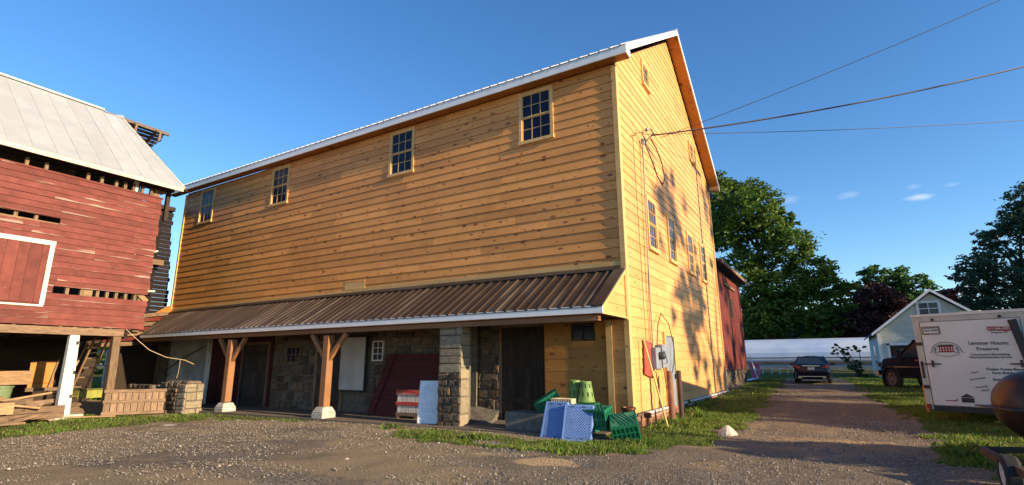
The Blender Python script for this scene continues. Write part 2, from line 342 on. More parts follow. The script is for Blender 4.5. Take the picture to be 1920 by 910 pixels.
def bevel(o, wd=.01, seg=2):
    md = o.modifiers.new('bevel', 'BEVEL'); md.width = wd; md.segments = seg; md.limit_method = 'ANGLE'; md.angle_limit = radians(40); return o
def tag(o, label=None, cat=None, group=None, kind=None):
    for k, v in (('label', label), ('category', cat), ('group', group), ('kind', kind)):
        if v: o[k] = v
    return o
def thing(name, label, cat, loc=(0, 0, 0), rz=0, group=None, rot=None):
    o = bpy.data.objects.new(name, None); COL.objects.link(o); o.empty_display_size = .2
    o.location = loc; o.rotation_euler = rot if rot else (0, 0, rz)
    W[o.name] = Matrix.Translation(loc) @ Euler(o.rotation_euler).to_matrix().to_4x4()
    return tag(o, label, cat, group)
def put(name, mb, m, parent=None, local=False, smooth=False, label=None, fix=True):
    """mesh object; world-coordinate geometry unless local"""
    if parent is not None:
        if not local:
            inv = W[parent.name].inverted(); mb.v = [tuple(inv @ Vector(v)) for v in mb.v]
        me = mb.mesh(name, m, smooth)
        if fix: fixn(me)
        o = bpy.data.objects.new(name, me); COL.objects.link(o); o.parent = parent; W[o.name] = W[parent.name].copy()
    else:
        a = np.array(mb.v); c = Vector(((a[:, 0].min()+a[:, 0].max())/2, (a[:, 1].min()+a[:, 1].max())/2, a[:, 2].min()))
        mb.v = [tuple(Vector(v)-c) for v in mb.v]
        me = mb.mesh(name, m, smooth)
        if fix: fixn(me)
        o = bpy.data.objects.new(name, me); COL.objects.link(o); o.location = c; W[o.name] = Matrix.Translation(c)
    if label: o['label'] = label
    return o
def inst(name, me, parent, loc, rot=(0, 0, 0), scale=(1, 1, 1)):
    """object sharing mesh data, placed in the parent's own space"""
    o = bpy.data.objects.new(name, me); COL.objects.link(o); o.parent = parent; o.location = loc; o.rotation_euler = rot; o.scale = scale
    Wp = W[parent.name] if parent else Matrix()
    W[o.name] = Wp @ Matrix.LocRotScale(Vector(loc), Euler(rot), Vector(scale)); return o
def copy_tree(root, loc=None, rz=None, label=None, parent=None, kids=None):
    c = root.copy(); COL.objects.link(c); c.parent = parent
    if loc is not None: c.location = loc
    if rz is not None: c.rotation_euler = (0, 0, rz) if isinstance(rz, (int, float)) else rz
    if label: c['label'] = label
    for ch in list(root.children): copy_tree(ch, parent=c)
    return c
# boards: local x along the board, -y outwards, z up
def board_mesh(x0b, x1b, x0t, x1t, h, tb, tt, m):
    vs = [(x0b, 0, 0), (x1b, 0, 0), (x1b, -tb, 0), (x0b, -tb, 0), (x0t, 0, h), (x1t, 0, h), (x1t, -tt, h), (x0t, -tt, h)]
    fs = [(0, 1, 2, 3), (4, 7, 6, 5), (3, 2, 6, 7), (0, 4, 5, 1), (0, 3, 7, 4), (1, 5, 6, 2)]
    me = bpy.data.meshes.new('board'); me.from_pydata(vs, [], fs); me.materials.append(m); me.update(); return me
def clad(parent, base, ang, z0, z1, h, lim, holes, m, tb=.028, tt=.012, maxlen=4.9, minlen=2.0, gap=.006, rng=None, sag=0, name='board', drop=0):
    rng = rng or random.Random(3); inv = W[parent.name].inverted(); R = Matrix.Rotation(ang, 4, 'Z')
    F = Matrix.Translation(base) @ R; n = 0; z = z0; cnt = 0
    while z < z1-.03:
        zt = min(z+h, z1); lb, rb_ = lim(z); lt, rt = lim(zt)
        if rb_-lb > .15:
            xs = [lb]
            while rb_-xs[-1] > maxlen+.6: xs.append(xs[-1]+rng.uniform(minlen, maxlen))
            xs.append(rb_)
            for i in range(len(xs)-1):
                a, b = xs[i], xs[i+1]; segs = [(a, b, z, zt)]
                for (hx0, hx1, hz0, hz1) in holes:
                    ns = []
                    for (p, q, za, zb) in segs:
                        if q <= hx0 or p >= hx1 or zb <= hz0 or za >= hz1: ns.append((p, q, za, zb)); continue
                        if p < hx0: ns.append((p, hx0, za, zb))
                        if q > hx1: ns.append((hx1, q, za, zb))
                        if za < hz0-.02: ns.append((max(p, hx0), min(q, hx1), za, hz0))
                        if zb > hz1+.02: ns.append((max(p, hx0), min(q, hx1), hz1, zb))
                    segs = ns
                for (p, q, za, zb) in segs:
                    if q-p < .04: continue
                    if drop and rng.random() < drop: continue
                    pt = p if p > lb+1e-6 else max(p, lt); qt = q if q < rb_-1e-6 else min(q, rt)
                    if qt-pt < .01: qt = pt+.01
                    g = .002
                    dz = rng.uniform(-sag, sag)
                    me = board_mesh(g, q-p-g, pt-p+g, qt-p-g, zb-za-gap, tb+rng.uniform(0, .004)+ (sag*.5*rng.random()), tt, m)
                    wm = F @ Matrix.Translation((p, 0, za+dz)) @ Matrix.Rotation(rng.uniform(-sag, sag)*.3, 4, 'Y'); lm = inv @ wm
                    o = bpy.data.objects.new(name, me); COL.objects.link(o); o.parent = parent
                    o.location = lm.to_translation(); o.rotation_euler = lm.to_euler(); cnt += 1
        z += h
    return cnt
# vertical planks on a plane
def planks(parent, base, ang, x0, x1, z0, z1, wd, m, t=.02, rng=None, jag=0, name='plank', holes=()):
    rng = rng or random.Random(5); inv = W[parent.name].inverted(); F = Matrix.Translation(base) @ Matrix.Rotation(ang, 4, 'Z'); x = x0
    while x < x1-.02:
        w_ = min(wd*rng.uniform(.85, 1.15), x1-x)
        a, b = z0+rng.uniform(-jag, jag), z1+rng.uniform(-jag, jag)
        segs = [(a, b)]
        for (hx0, hx1, hz0, hz1) in holes:
            if x+w_/2 > hx0 and x+w_/2 < hx1: segs = [(p, q) for p, q in ((a, min(b, hz0)), (max(a, hz1), b)) if q-p > .03]
        for (p, q) in segs:
            mb = MB().box((w_/2, -t/2-rng.uniform(0, .006), (q-p)/2), (w_-.008, t, q-p)); me = mb.mesh(name, m)
            lm = inv @ (F @ Matrix.Translation((x, 0, p)))
            o = bpy.data.objects.new(name, me); COL.objects.link(o); o.parent = parent; o.location = lm.to_translation(); o.rotation_euler = lm.to_euler()
        x += w_
# rubble masonry: shared stone shapes
def stone_shapes(n, m, seed=1, sq=.0):
    rng = random.Random(seed); out = []
    for i in range(n):
        K = 12; rim = []; inn = []
        for k in range(K):
            a = 2*pi*(k+.5)/K; c_, s_ = cos(a), sin(a); q = 1/max(abs(c_), abs(s_)); q = 1+(q-1)*min(1, .93+sq)
            r = .5*q*rng.uniform(.80+.5*sq, 1.0)
            rim.append((c_*r, 0, s_*r)); rr = r*rng.uniform(.84, .94)
            inn.append((c_*rr, -rng.uniform(.75, 1.0), s_*rr))
        vs = rim+inn+[(rng.uniform(-.2, .2), -1.02, rng.uniform(-.2, .2))]
        fs = [(k, (k+1) % K, (k+1) % K+K, k+K) for k in range(K)]+[(k+K, (k+1) % K+K, 2*K) for k in range(K)]
        me = bpy.data.meshes.new('stone'); me.from_pydata(vs, [], fs); me.materials.append(m); me.update(); fixn(me)
        # make normals point outwards (-y)
        if me.polygons[K+1].normal.y > 0: me.flip_normals()
        out.append(me)
    return out
STONES = stone_shapes(9, M['stone'], 1); QUOIN = stone_shapes(4, M['stone_lit'], 4, .25)
def rubble(parent, base, ang, x0, x1, z0, z1, sw=.42, sh=.24, depth=.05, shapes=STONES, rng=None, holes=(), name='stone'):
    rng = rng or random.Random(11); inv = W[parent.name].inverted(); F = Matrix.Translation(base) @ Matrix.Rotation(ang, 4, 'Z'); z = z0; n = 0
    while z < z1-.05:
        h = min(sh*rng.uniform(.7, 1.35), z1-z); x = x0-rng.uniform(0, .1)*0
        if z1-z-h < .08: h = z1-z
        while x < x1-.03:
            w_ = min(sw*rng.uniform(.55, 1.5), x1-x)
            if x1-x-w_ < .12: w_ = x1-x
            cx, cz = x+w_/2, z+h/2
            if not any(a < cx < b and c < cz < d for a, b, c, d in holes):
                if w_ > .3 and h > .22 and rng.random() < .25: parts_ = [(cx, z+h*.27, w_, h*.5), (cx, z+h*.76, w_, h*.46)]
                else: parts_ = [(cx, cz, w_, h)]
                for (a, b, c, d) in parts_:
                    wm = F @ Matrix.Translation((a, 0, b)) @ Matrix.Rotation(rng.uniform(-.09, .09)*(0 if shapes is QUOIN else 1), 4, 'Y')
                    lm = inv @ wm
                    o = bpy.data.objects.new(name, rng.choice(shapes)); COL.objects.link(o); o.parent = parent
                    o.location = lm.to_translation(); o.rotation_euler = lm.to_euler(); o.scale = (c*.97, depth*rng.uniform(.6, 1.3), d*.96); n += 1
            x += w_
        z += h
    return n
def textmesh(s, size, name='lettering', bold=.0, align='CENTER', shear=0):
    c = bpy.data.curves.new('t', 'FONT'); c.body = s; c.size = size; c.offset = bold; c.extrude = .0015; c.align_x = align; c.align_y = 'CENTER'; c.shear = shear; c.resolution_u = 3
    o = bpy.data.objects.new('t', c); COL.objects.link(o); dg = bpy.context.evaluated_depsgraph_get(); dg.update()
    me = bpy.data.meshes.new_from_object(o.evaluated_get(dg)); me.name = name
    bpy.data.objects.remove(o); bpy.data.curves.remove(c); return me
def lettering(parent, s, size, loc, m, rz=0, rot=None, sx=1, bold=0, name='lettering'):
    me = textmesh(s, size, bold=bold); me.materials.clear(); me.materials.append(m)
    return inst(name, me, parent, loc, rot or (pi/2, rz, 0), (sx, 1, 1))
def wheel(parent, loc, r, wd, ang=0, m=None, rimc=None, spokes=7):
    """axis along local y of ang"""
    R = Matrix.Translation(loc) @ Matrix.Rotation(ang, 4, 'Z') @ Matrix.Rotation(pi/2, 4, 'X')
    t = MB().lathe([(r*.62, -wd/2), (r*.9, -wd/2), (r, -wd*.32), (r, wd*.32), (r*.9, wd/2), (r*.62, wd/2), (r*.62, -wd/2)], 26)
    o = put('wheel', t, M['rubber'], parent, local=True, smooth=False)
    o.matrix_local = R; W[o.name] = W[parent.name] @ R
    b = MB().lathe([(.001, -wd*.2), (r*.62, -wd*.2), (r*.62, wd*.46), (r*.56, wd*.46), (r*.54, -wd*.1+.03), (r*.001, -wd*.1+.03)], 26)
    b2 = MB()
    for sgn in (1, -1):
        for k in range(spokes):
            a = 2*pi*k/spokes; b2.box((cos(a)*r*.33, sin(a)*r*.33, sgn*wd*.36), (r*.55, r*.11, .03), (0, 0, a))
        b2.lathe([(.001, sgn*wd*.42), (r*.14, sgn*wd*.40), (r*.15, sgn*wd*.3)], 12)
        b2.lathe([(r*.5, sgn*wd*.34), (r*.5, sgn*wd*.42), (r*.63, sgn*wd*.44), (r*.63, sgn*wd*.34)], 26)
    b.add(b2.v, b2.f)
    put('rim', b, M['rim'] if rimc is None else rimc, o, local=True)
    return o

# ================================================================== SETTING: ground
def inpoly(x, y, P):
    x = np.asarray(x, float); y = np.asarray(y, float); r = np.zeros(x.shape, bool); n = len(P)
    for i in range(n):
        x1, y1 = P[i]; x2, y2 = P[(i+1) % n]
        if y1 == y2: continue
        c = ((y1 > y) != (y2 > y)) & (x < (x2-x1)*(y-y1)/(y2-y1)+x1); r ^= c
    return r
def vnoise(x, y, s, seed):
    rs = np.random.RandomState(seed); G = rs.rand(256, 256)
    X = np.asarray(x)/s+1000; Y = np.asarray(y)/s+1000; i = np.floor(X).astype(int); j = np.floor(Y).astype(int); fx = X-i; fy = Y-j
    fx = fx*fx*(3-2*fx); fy = fy*fy*(3-2*fy); g = lambda a, b: G[a % 256, b % 256]
    return (g(i, j)*(1-fx)+g(i+1, j)*fx)*(1-fy)+(g(i, j+1)*(1-fx)+g(i+1, j+1)*fx)*fy
LAWNS = {
 'gable': [(-.3, -2.95), (.45, -3.75), (.87, -3.3), (1.55, -2.65), (1.9, -.48), (2.15, 1.62), (2.21, 7.33), (1.87, 17.4), (1.51, 26.4), (.9, 31), (-6, 34), (-40, 60), (-60, 45), (-60, 23), (-3, 23), (.1, 22), (.1, 0), (-.2, -1.6)],
 'front': [(-1.7, -3.2), (-1.2, -2.3), (-.2, -2.3), (.5, -2.4), (.9, -3.3), (.45, -3.85), (-.6, -4.0)],
 'right': [(4.54, 33.8), (4.72, 27.6), (5.23, 14.7), (5.56, 8.7), (5.93, 4.4), (5.97, 1.6), (5.7, -.4), (5.85, -1.6), (6.3, -2.9), (8, -4.5), (30, -6), (60, 10), (60, 60), (4, 60)],
 'far': [(-200, 31), (200, 31), (200, 400), (-200, 400)],
 'farleft': [(-200, -30), (-22.5, -30), (-23, -8), (-23, 40), (-200, 40)],
 'stripL': [(-12.6, -7.9), (-20.5, -8.5), (-20.2, -5.6), (-18.5, -4.2), (-16.5, -3.9), (-14.75, -2.0), (-13.6, -2.2), (-12.6, -3.0), (-13.3, -4.4), (-12.9, -5.9)],
 'stripM': [(-13.9, -2.0), (-13.3, -1.85), (-9.6, -1.75), (-8.9, -2.15), (-9.6, -2.55), (-12.5, -2.75)],
 'stripR': [(-4.9, -3.3), (-5.3, -2.5), (-3.3, -2.3), (-1.5, -2.9), (-1.4, -3.5), (-3.2, -3.75)],
}
def lawn_mask(x, y):
    jx = (vnoise(x, y, .55, 3)-.5)*.75+(vnoise(x, y, .17, 8)-.5)*.3; jy = (vnoise(x, y, .55, 4)-.5)*.75+(vnoise(x, y, .17, 9)-.5)*.3
    near = {}; r = np.zeros(np.shape(x), bool)
    for k, P in LAWNS.items(): r |= inpoly(x+jx, y+jy, P)
    return r
def build_ground():
    def axis(lo, hi, step, ends):
        a = list(np.arange(lo, hi+1e-6, step)); g = step; x = a[-1]
        while x < ends[1]: g *= 1.25; x += g; a.append(x)
        g = step; x = a[0]; pre = []
        while x > ends[0]: g *= 1.25; x -= g; pre.append(x)
        return np.array(pre[::-1]+a)
    xs = axis(-22, 13, .14, (-2500, 2500)); ys = axis(-11, 30, .14, (-2500, 2500))
    X, Y = np.meshgrid(xs, ys); Z = gz(X, Y)
    inn = (np.abs(X+4) < 20) & (Y > -13) & (Y < 32)
    Z = Z+inn*((vnoise(X, Y, .5, 1)-.5)*.035+(vnoise(X, Y, .2, 2)-.5)*.022+(vnoise(X, Y, 1.7, 5)-.5)*.05)*np.where((Y > -2) & (Y < 2) & (X < .3), .3, 1)
    Zb = (X < -.2) & (X > -22) & (Y > -1.75) & (Y < .2); Z = np.where(Zb, gz(X, Y)-.01, Z)
    v = np.stack([X.ravel(), Y.ravel(), Z.ravel()], 1); ny, nx = X.shape
    idx = np.arange(nx*ny).reshape(ny, nx); f = np.stack([idx[:-1, :-1], idx[:-1, 1:], idx[1:, 1:], idx[1:, :-1]], -1).reshape(-1, 4)
    me = bpy.data.meshes.new('ground'); me.vertices.add(len(v)); me.vertices.foreach_set('co', v.astype(np.float32).ravel())
    me.loops.add(f.size); me.loops.foreach_set('vertex_index', f.ravel().astype(np.int32)); me.polygons.add(len(f)); me.polygons.foreach_set('loop_start', np.arange(0, f.size, 4, dtype=np.int32))
    me.update(calc_edges=True); me.polygons.foreach_set('use_smooth', [True]*len(f))
    lm = lawn_mask(X, Y).astype(float)
    a = me.attributes.new('lawn', 'FLOAT', 'POINT'); a.data.foreach_set('value', lm.ravel().astype(np.float32))
    def blob(cx, cy, rx, ry): return np.clip(1.25-np.sqrt(((X-cx)/rx)**2+((Y-cy)/ry)**2)-(vnoise(X, Y, .3, 21)-.5)*.7, 0, 1)
    sand = np.maximum.reduce([blob(.0, -4.75, .55, .42)*1.3, blob(-1.4, -4.6, .35, .25)*.6, blob(-5.4, -2.6, .9, .5), blob(-9.8, -7.9, .35, .2), blob(-12.0, -4.6, .5, .3), blob(4.0, .2, 2.2, .9)*.5, blob(.8, 1.6, .5, .5), blob(.3, -1.2, .4, .5)])
    a = me.attributes.new('sand', 'FLOAT', 'POINT'); a.data.foreach_set('value', np.clip(sand, 0, 1).ravel().astype(np.float32))
    dirt = np.clip(vnoise(X, Y, 2.3, 31)*1.5-.3, 0, 1)*np.clip((-X+1)/9, 0, 1)+np.clip(vnoise(X+Y*.3, Y*2.2, 1.4, 33)*1.6-.85, 0, 1)+np.clip((Y+3.2)/1.2, 0, 1)*np.clip((.5-Y)/.8, 0, 1)*(X < .3)
    dirt = dirt+np.clip(1-np.abs(X+9+Y*1.2)/3.5, 0, 1)*.6
    line = [(3.4, 34), (3.5, 14), (3.6, 5), (3.1, -.5), (1.2, -4.2), (-3, -6.2), (-9, -7.6), (-16, -9.5)]
    dmin = np.full(X.shape, 99.); sgn = np.zeros(X.shape)
    for (ax_, ay_), (bx_, by_) in zip(line[:-1], line[1:]):
        vx, vy = bx_-ax_, by_-ay_; t = np.clip(((X-ax_)*vx+(Y-ay_)*vy)/(vx*vx+vy*vy), 0, 1); d = np.hypot(X-ax_-t*vx, Y-ay_-t*vy); dmin = np.minimum(dmin, d)
    rut = np.clip(1-np.abs(dmin-.75)/.3, 0, 1)*np.clip(vnoise(X, Y, 1.1, 71)*1.6-.2, 0, 1)
    dirt = dirt+rut*.75; rutz = rut
    a = me.attributes.new('dirt', 'FLOAT', 'POINT'); a.data.foreach_set('value', np.clip(dirt, 0, 1).ravel().astype(np.float32))
    m, nt, b = new_mat('gravel and soil')
    v1 = coords(nt, world=True)
    vo = node(nt, 'ShaderNodeTexVoronoi'); vo.inputs['Scale'].default_value = 42; nt.links.new(v1, vo.inputs['Vector'])
    n1 = noise(nt, v1, 1.1, 5); n2 = noise(nt, v1, 30, 4, .7); n3 = noise(nt, v1, 7, 5)
    sp = node(nt, 'ShaderNodeSeparateColor'); nt.links.new(vo.outputs['Color'], sp.inputs[0])
    grav = mixc(nt, mrange(nt, sp.outputs[0], .1, .95), (.06, .048, .038), (.34, .285, .225))
    n0 = noise(nt, v1, .33, 4)
    grav = mixc(nt, mrange(nt, n1, .38, .64, 0, .75), grav, (.19, .145, .10)); grav = mixc(nt, mrange(nt, n0, .42, .62, 0, .65), grav, (.26, .20, .13))
    grav = mixc(nt, mrange(nt, n3, .55, .75, 0, .6), grav, (.115, .095, .08))
    soil = mixc(nt, mrange(nt, n2, .3, .7), (.21, .155, .095), (.35, .265, .165))
    sandc = mixc(nt, mrange(nt, n2, .3, .7), (.40, .27, .145), (.52, .37, .21))
    turf = mixc(nt, mrange(nt, n3, .35, .65), (.075, .10, .022), (.13, .115, .05)); turf = mixc(nt, mrange(nt, n1, .55, .7, 0, .6), turf, (.19, .13, .07))
    def att(n_): q = node(nt, 'ShaderNodeAttribute', attribute_name=n_); return q.outputs['Fac']
    def soft(a_): return mrange(nt, mathn(nt, 'ADD', a_, mathn(nt, 'MULTIPLY', mathn(nt, 'SUBTRACT', n3, .5), .9)), .35, .6)
    col = mixc(nt, soft(att('dirt')), grav, soil); col = mixc(nt, soft(att('sand')), col, sandc); col = mixc(nt, soft(att('lawn')), col, turf)
    nt.links.new(col, b.inputs['Base Color']); b.inputs['Roughness'].default_value = 1.0; b.inputs['Specular IOR Level'].default_value = .05
    hgt = mathn(nt, 'ADD', mathn(nt, 'MULTIPLY', vo.outputs['Distance'], -1.0), n2); bump(nt, b, hgt, .9, .025)
    me.materials.append(m); o = bpy.data.objects.new('ground', me); COL.objects.link(o); o['kind'] = 'structure'
build_ground()
def soup(name, verts, faces_n, m):
    """verts (K,n,3) polygons -> mesh object"""
    K, n, _ = verts.shape; me = bpy.data.meshes.new(name); me.vertices.add(K*n); me.vertices.foreach_set('co', verts.astype(np.float32).ravel())
    me.loops.add(K*n); me.loops.foreach_set('vertex_index', np.arange(K*n, dtype=np.int32)); me.polygons.add(K); me.polygons.foreach_set('loop_start', np.arange(0, K*n, n, dtype=np.int32))
    me.update(calc_edges=True); me.materials.append(m); o = bpy.data.objects.new(name, me); COL.objects.link(o); return o
RS = np.random.RandomState(5)
def grass_field(name, n, box, hmin, hmax, wd, label, seed, dens=None):
    rs = np.random.RandomState(seed); x = rs.uniform(box[0], box[1], n); y = rs.uniform(box[2], box[3], n)
    k = lawn_mask(x, y) & (vnoise(x, y, .35, 14)+rs.rand(n)*.5 > .52)
    k &= ~((x < .08) & (y > -.1) & (x > -22.3) & (y < 23.2))
    x, y = x[k], y[k]; z = gz(x, y)-.01; n = len(x)
    tall = .6+.8*vnoise(x, y, .5, 15)
    h = rs.uniform(hmin, hmax, n)*tall; a = rs.uniform(0, 2*pi, n); lean = rs.uniform(.1, .8, n)*h; la = rs.uniform(0, 2*pi, n); w_ = wd*rs.uniform(.6, 1.3, n)
    P = np.zeros((n, 4, 3)); c, s = np.cos(a)*w_, np.sin(a)*w_
    P[:, 0] = np.stack([x-c, y-s, z], 1); P[:, 1] = np.stack([x+c, y+s, z], 1)
    P[:, 2] = np.stack([x+c*.7+np.cos(la)*lean*.35, y+s*.7+np.sin(la)*lean*.35, z+h*.62], 1); P[:, 3] = np.stack([x+np.cos(la)*lean, y+np.sin(la)*lean, z+h], 1)
    o = soup(name, P, 4, M['grass']); o['kind'] = 'stuff'; o['label'] = label; o['category'] = 'grass'; return o
grass_field('grass', 100000, (-3, 3.2, -4.5, 6), .03, .10, .006, 'sunlit short grass growing along the foot of the yellow gable wall', 1)
grass_field('grass', 60000, (-21, -3, -9.5, -1.5), .025, .085, .007, 'thin ragged grass strip between the gravel yard and the open sheds', 2)
grass_field('grass', 130000, (5, 12, -4, 14), .03, .09, .009, 'shaded lawn to the right of the drive under the trailer', 3)
grass_field('grass', 110000, (-3, 16, 6, 32), .04, .10, .016, 'lawn on both sides of the far end of the drive', 4)
grass_field('grass', 40000, (-45, -22, -12, 14), .1, .35, .03, 'rough green field behind the red barn', 6)
def tufts():
    rs = np.random.RandomState(12); P = []
    spots = [(6.0, -.9, .2), (5.9, -.3, .16), (6.1, -1.5, .14), (6.25, -.1, .2), (5.85, -.6, .12), (.6, .3, .14), (.9, 2.9, .2), (.6, 3.6, .22), (.5, 4.6, .18), (.45, 5.8, .2), (.4, 7.2, .2), (1.1, .9, .15), (-5.5, -2.5, .14), (-2.6, -3.1, .15), (-3.6, -3.2, .12), (.5, 1.2, .18), (.35, 2.0, .16)]
    for (x, y, h) in spots:
        for k in range(90):
            a = rs.uniform(0, 2*pi); r = abs(rs.normal(0, .16)); px, py = x+r*cos(a), y+r*sin(a); hh = h*rs.uniform(.5, 1.1); la = rs.uniform(0, 2*pi); ln = hh*rs.uniform(.2, .8); wd = .007; z = float(gz(px, py))
            ca, sa = cos(a)*wd, sin(a)*wd
            P.append([(px-ca, py-sa, z), (px+ca, py+sa, z), (px+ca*.7+cos(la)*ln*.3, py+sa*.7+sin(la)*ln*.3, z+hh*.65), (px+cos(la)*ln, py+sin(la)*ln, z+hh)])
    o = soup('grass_tufts', np.array(P), 4, M['grass']); tag(o, 'taller weedy tufts at the edges of the lawn and wall', 'grass', kind='stuff')
tufts()
def gravel(name, n, box, r0, r1, m, label, seed, excl=True):
    rs = np.random.RandomState(seed); x = rs.uniform(box[0], box[1], n); y = rs.uniform(box[2], box[3], n)
    k = ~lawn_mask(x, y) & ~((x < .2) & (y > -1.8) & (x > -22.3)) & (vnoise(x, y, .6, 44)*.6+vnoise(x, y, 2.1, 45)*.7 > .40)
    x, y = x[k], y[k]; n = len(x); z = gz(x, y); r = r0+(r1-r0)*rs.rand(n)**4
    o8 = np.array([(1, 0, 0), (0, 1, 0), (-1, 0, 0), (0, -1, 0), (0, 0, .8), (0, 0, -.6)], float)
    V = o8[None]*rs.uniform(.55, 1.25, (n, 6, 1))*r[:, None, None]; a = rs.uniform(0, 2*pi, n); ca, sa = np.cos(a)[:, None], np.sin(a)[:, None]
    vx = V[..., 0]*ca-V[..., 1]*sa; vy = V[..., 0]*sa+V[..., 1]*ca
    V = np.stack([vx+x[:, None], vy+y[:, None], V[..., 2]+z[:, None]+.005+(rs.rand(n)*.012)[:, None]], -1)
    F = np.array([(0, 1, 4), (1, 2, 4), (2, 3, 4), (3, 0, 4), (1, 0, 5), (2, 1, 5), (3, 2, 5), (0, 3, 5)])
    f = (F[None]+np.arange(n)[:, None, None]*6).reshape(-1, 3)
    me = bpy.data.meshes.new(name); me.vertices.add(n*6); me.vertices.foreach_set('co', V.astype(np.float32).ravel()); me.loops.add(f.size); me.loops.foreach_set('vertex_index', f.ravel().astype(np.int32))
    me.polygons.add(len(f)); me.polygons.foreach_set('loop_start', np.arange(0, f.size, 3, dtype=np.int32)); me.update(calc_edges=True); me.materials.append(m)
    o = bpy.data.objects.new(name, me); COL.objects.link(o); tag(o, label, 'gravel', kind='stuff')
gravel('gravel', 52000, (-14, 6.5, -11, -1.2), .007, .026, M['pebble'], 'loose grey brown gravel covering the yard in front', 1)
gravel('gravel', 16000, (1.5, 6, -2, 14), .008, .026, M['pebble'], 'loose gravel on the drive beside the gable', 2)
gravel('pale_stones', 1500, (-16, 6.5, -11, 8), .008, .036, M['pale_pebble'], 'scattered pale chips among the grey gravel', 3)
# big flat pale stone left of the first post, a few loose rocks
def rock(name, loc, d, m, label, seed):
    rng = random.Random(seed); mb = MB().lathe([(.001, 1), (.5, .92), (.85, .6), (1, .2), (.98, -.1)], 10)
    mb.v = [(v[0]*d[0]/2*rng.uniform(.85, 1.1), v[1]*d[1]/2*rng.uniform(.85, 1.1), v[2]*d[2]*rng.uniform(.9, 1.05)) for v in mb.v]
    mb.xf(Matrix.Translation((loc[0], loc[1], loc[2])) @ Matrix.Rotation(rng.uniform(0, 3), 4, 'Z'))
    return tag(put(name, mb, m, None), label, 'rock')
rock('rock', (-12.0, -4.55, -.1), (.6, .35, .05), M['concrete'], 'flat pale rock lying in the dirt in front of the first post', 1)
rock('rock', (-3.0, -6.2, -.01), (.11, .08, .05), M['pale_pebble'], 'single small pale rock loose on the gravel', 2)

# concrete apron under the pent roof
ap = MB().bb((-22.1, -1.95, -.2), (-.25, .1, .0)); v = ap.v; ap.v = [(a, b, (c if c < -.1 else float(gz(a, b))+.05)) for a, b, c in v]
o = put('pavement', ap, M['concrete'], None); o['kind'] = 'structure'; o.data.materials[0] = mat('dusty packed floor', (.19, .145, .10), (.13, .10, .07), 5, rough=.95, bmp=.5)

# ================================================================== MAIN BARN
LB, WB = 22.2, 13.16
barn = thing('wooden_barn', 'large new pine sided barn with white trim and brown metal pent roof', 'barn', (0, 0, 0))
ZS, ZP, ZE = .36, 4.01, 9.75
SL = (14.47-9.88)/(WB/2+.38)
def roofz(y): return 9.88+SL*(min(y, WB-y)+.38)
core = MB().prism([(.30, .0), (WB-.12, .0), (WB-.3, 9.86), (WB/2, roofz(WB/2)-.25), (.3, 9.86)], -LB+.1, -.1, 'x')
put('inner_frame', core, M['shade_wood'], barn, label='dark timber core behind the siding')
FW = [(-20.85, 8.07), (-15.36, 8.07), (-8.55, 8.07), (-3.14, 8.07)]
fw = put('wall', MB().bb((-LB+.12, .05, 3.9), (-.1, .115, 9.87)), M['shade_wood'], barn, label='front wall of golden horizontal pine boards')
rng = random.Random(21)
holes = [(x+.06, x+1.17-.06, z+.06, z+1.69-.06) for x, z in FW]+[(-10.42, -9.41, 4.15, 4.42)]
clad(fw, (0, 0, 0), 0, ZP+.0, 9.862, .265, lambda z: (-LB+.1, -.1), holes, M['pine_front'], .030, .010, 4.9, 2.4, rng=rng)
put('board', MB().bb((-10.42, -.03, 4.152), (-9.412, 0, 4.414)), M['pine_trim'], fw, label='one paler patch board low in the front wall')
gw = put('wall', MB().prism([(.12, ZS), (WB-.12, ZS), (WB-.12, 10.05), (WB/2, roofz(WB/2)-.04), (.12, 10.05)], -.1, -.06, 'x'), M['shade_wood'], barn, label='sunlit gable wall of pale yellow boards')
GW = [(2.2, 4.91), (4.54, 4.91), (7.35, 4.91), (9.68, 4.91)]
def glim(z):
    if z < 10.0: return (.1, WB-.1)
    d = (z-10.06)/SL; return (max(.1, .1+d), WB-max(.1, .1+d))
gh = [(y+.06, y+.93, z+.06, z+1.61) for y, z in GW]+[(2.72, 3.4, 10.6, 11.36), (9.3, 10.0, 10.2, 11.0), (3.13, 4.22, .3, 2.45)]
clad(gw, (-.055, 0, 0), pi/2, ZS+.02, 14.3, .265, glim, gh, M['pine_gable'], .026, .012, 5.2, 2.6, rng=rng)
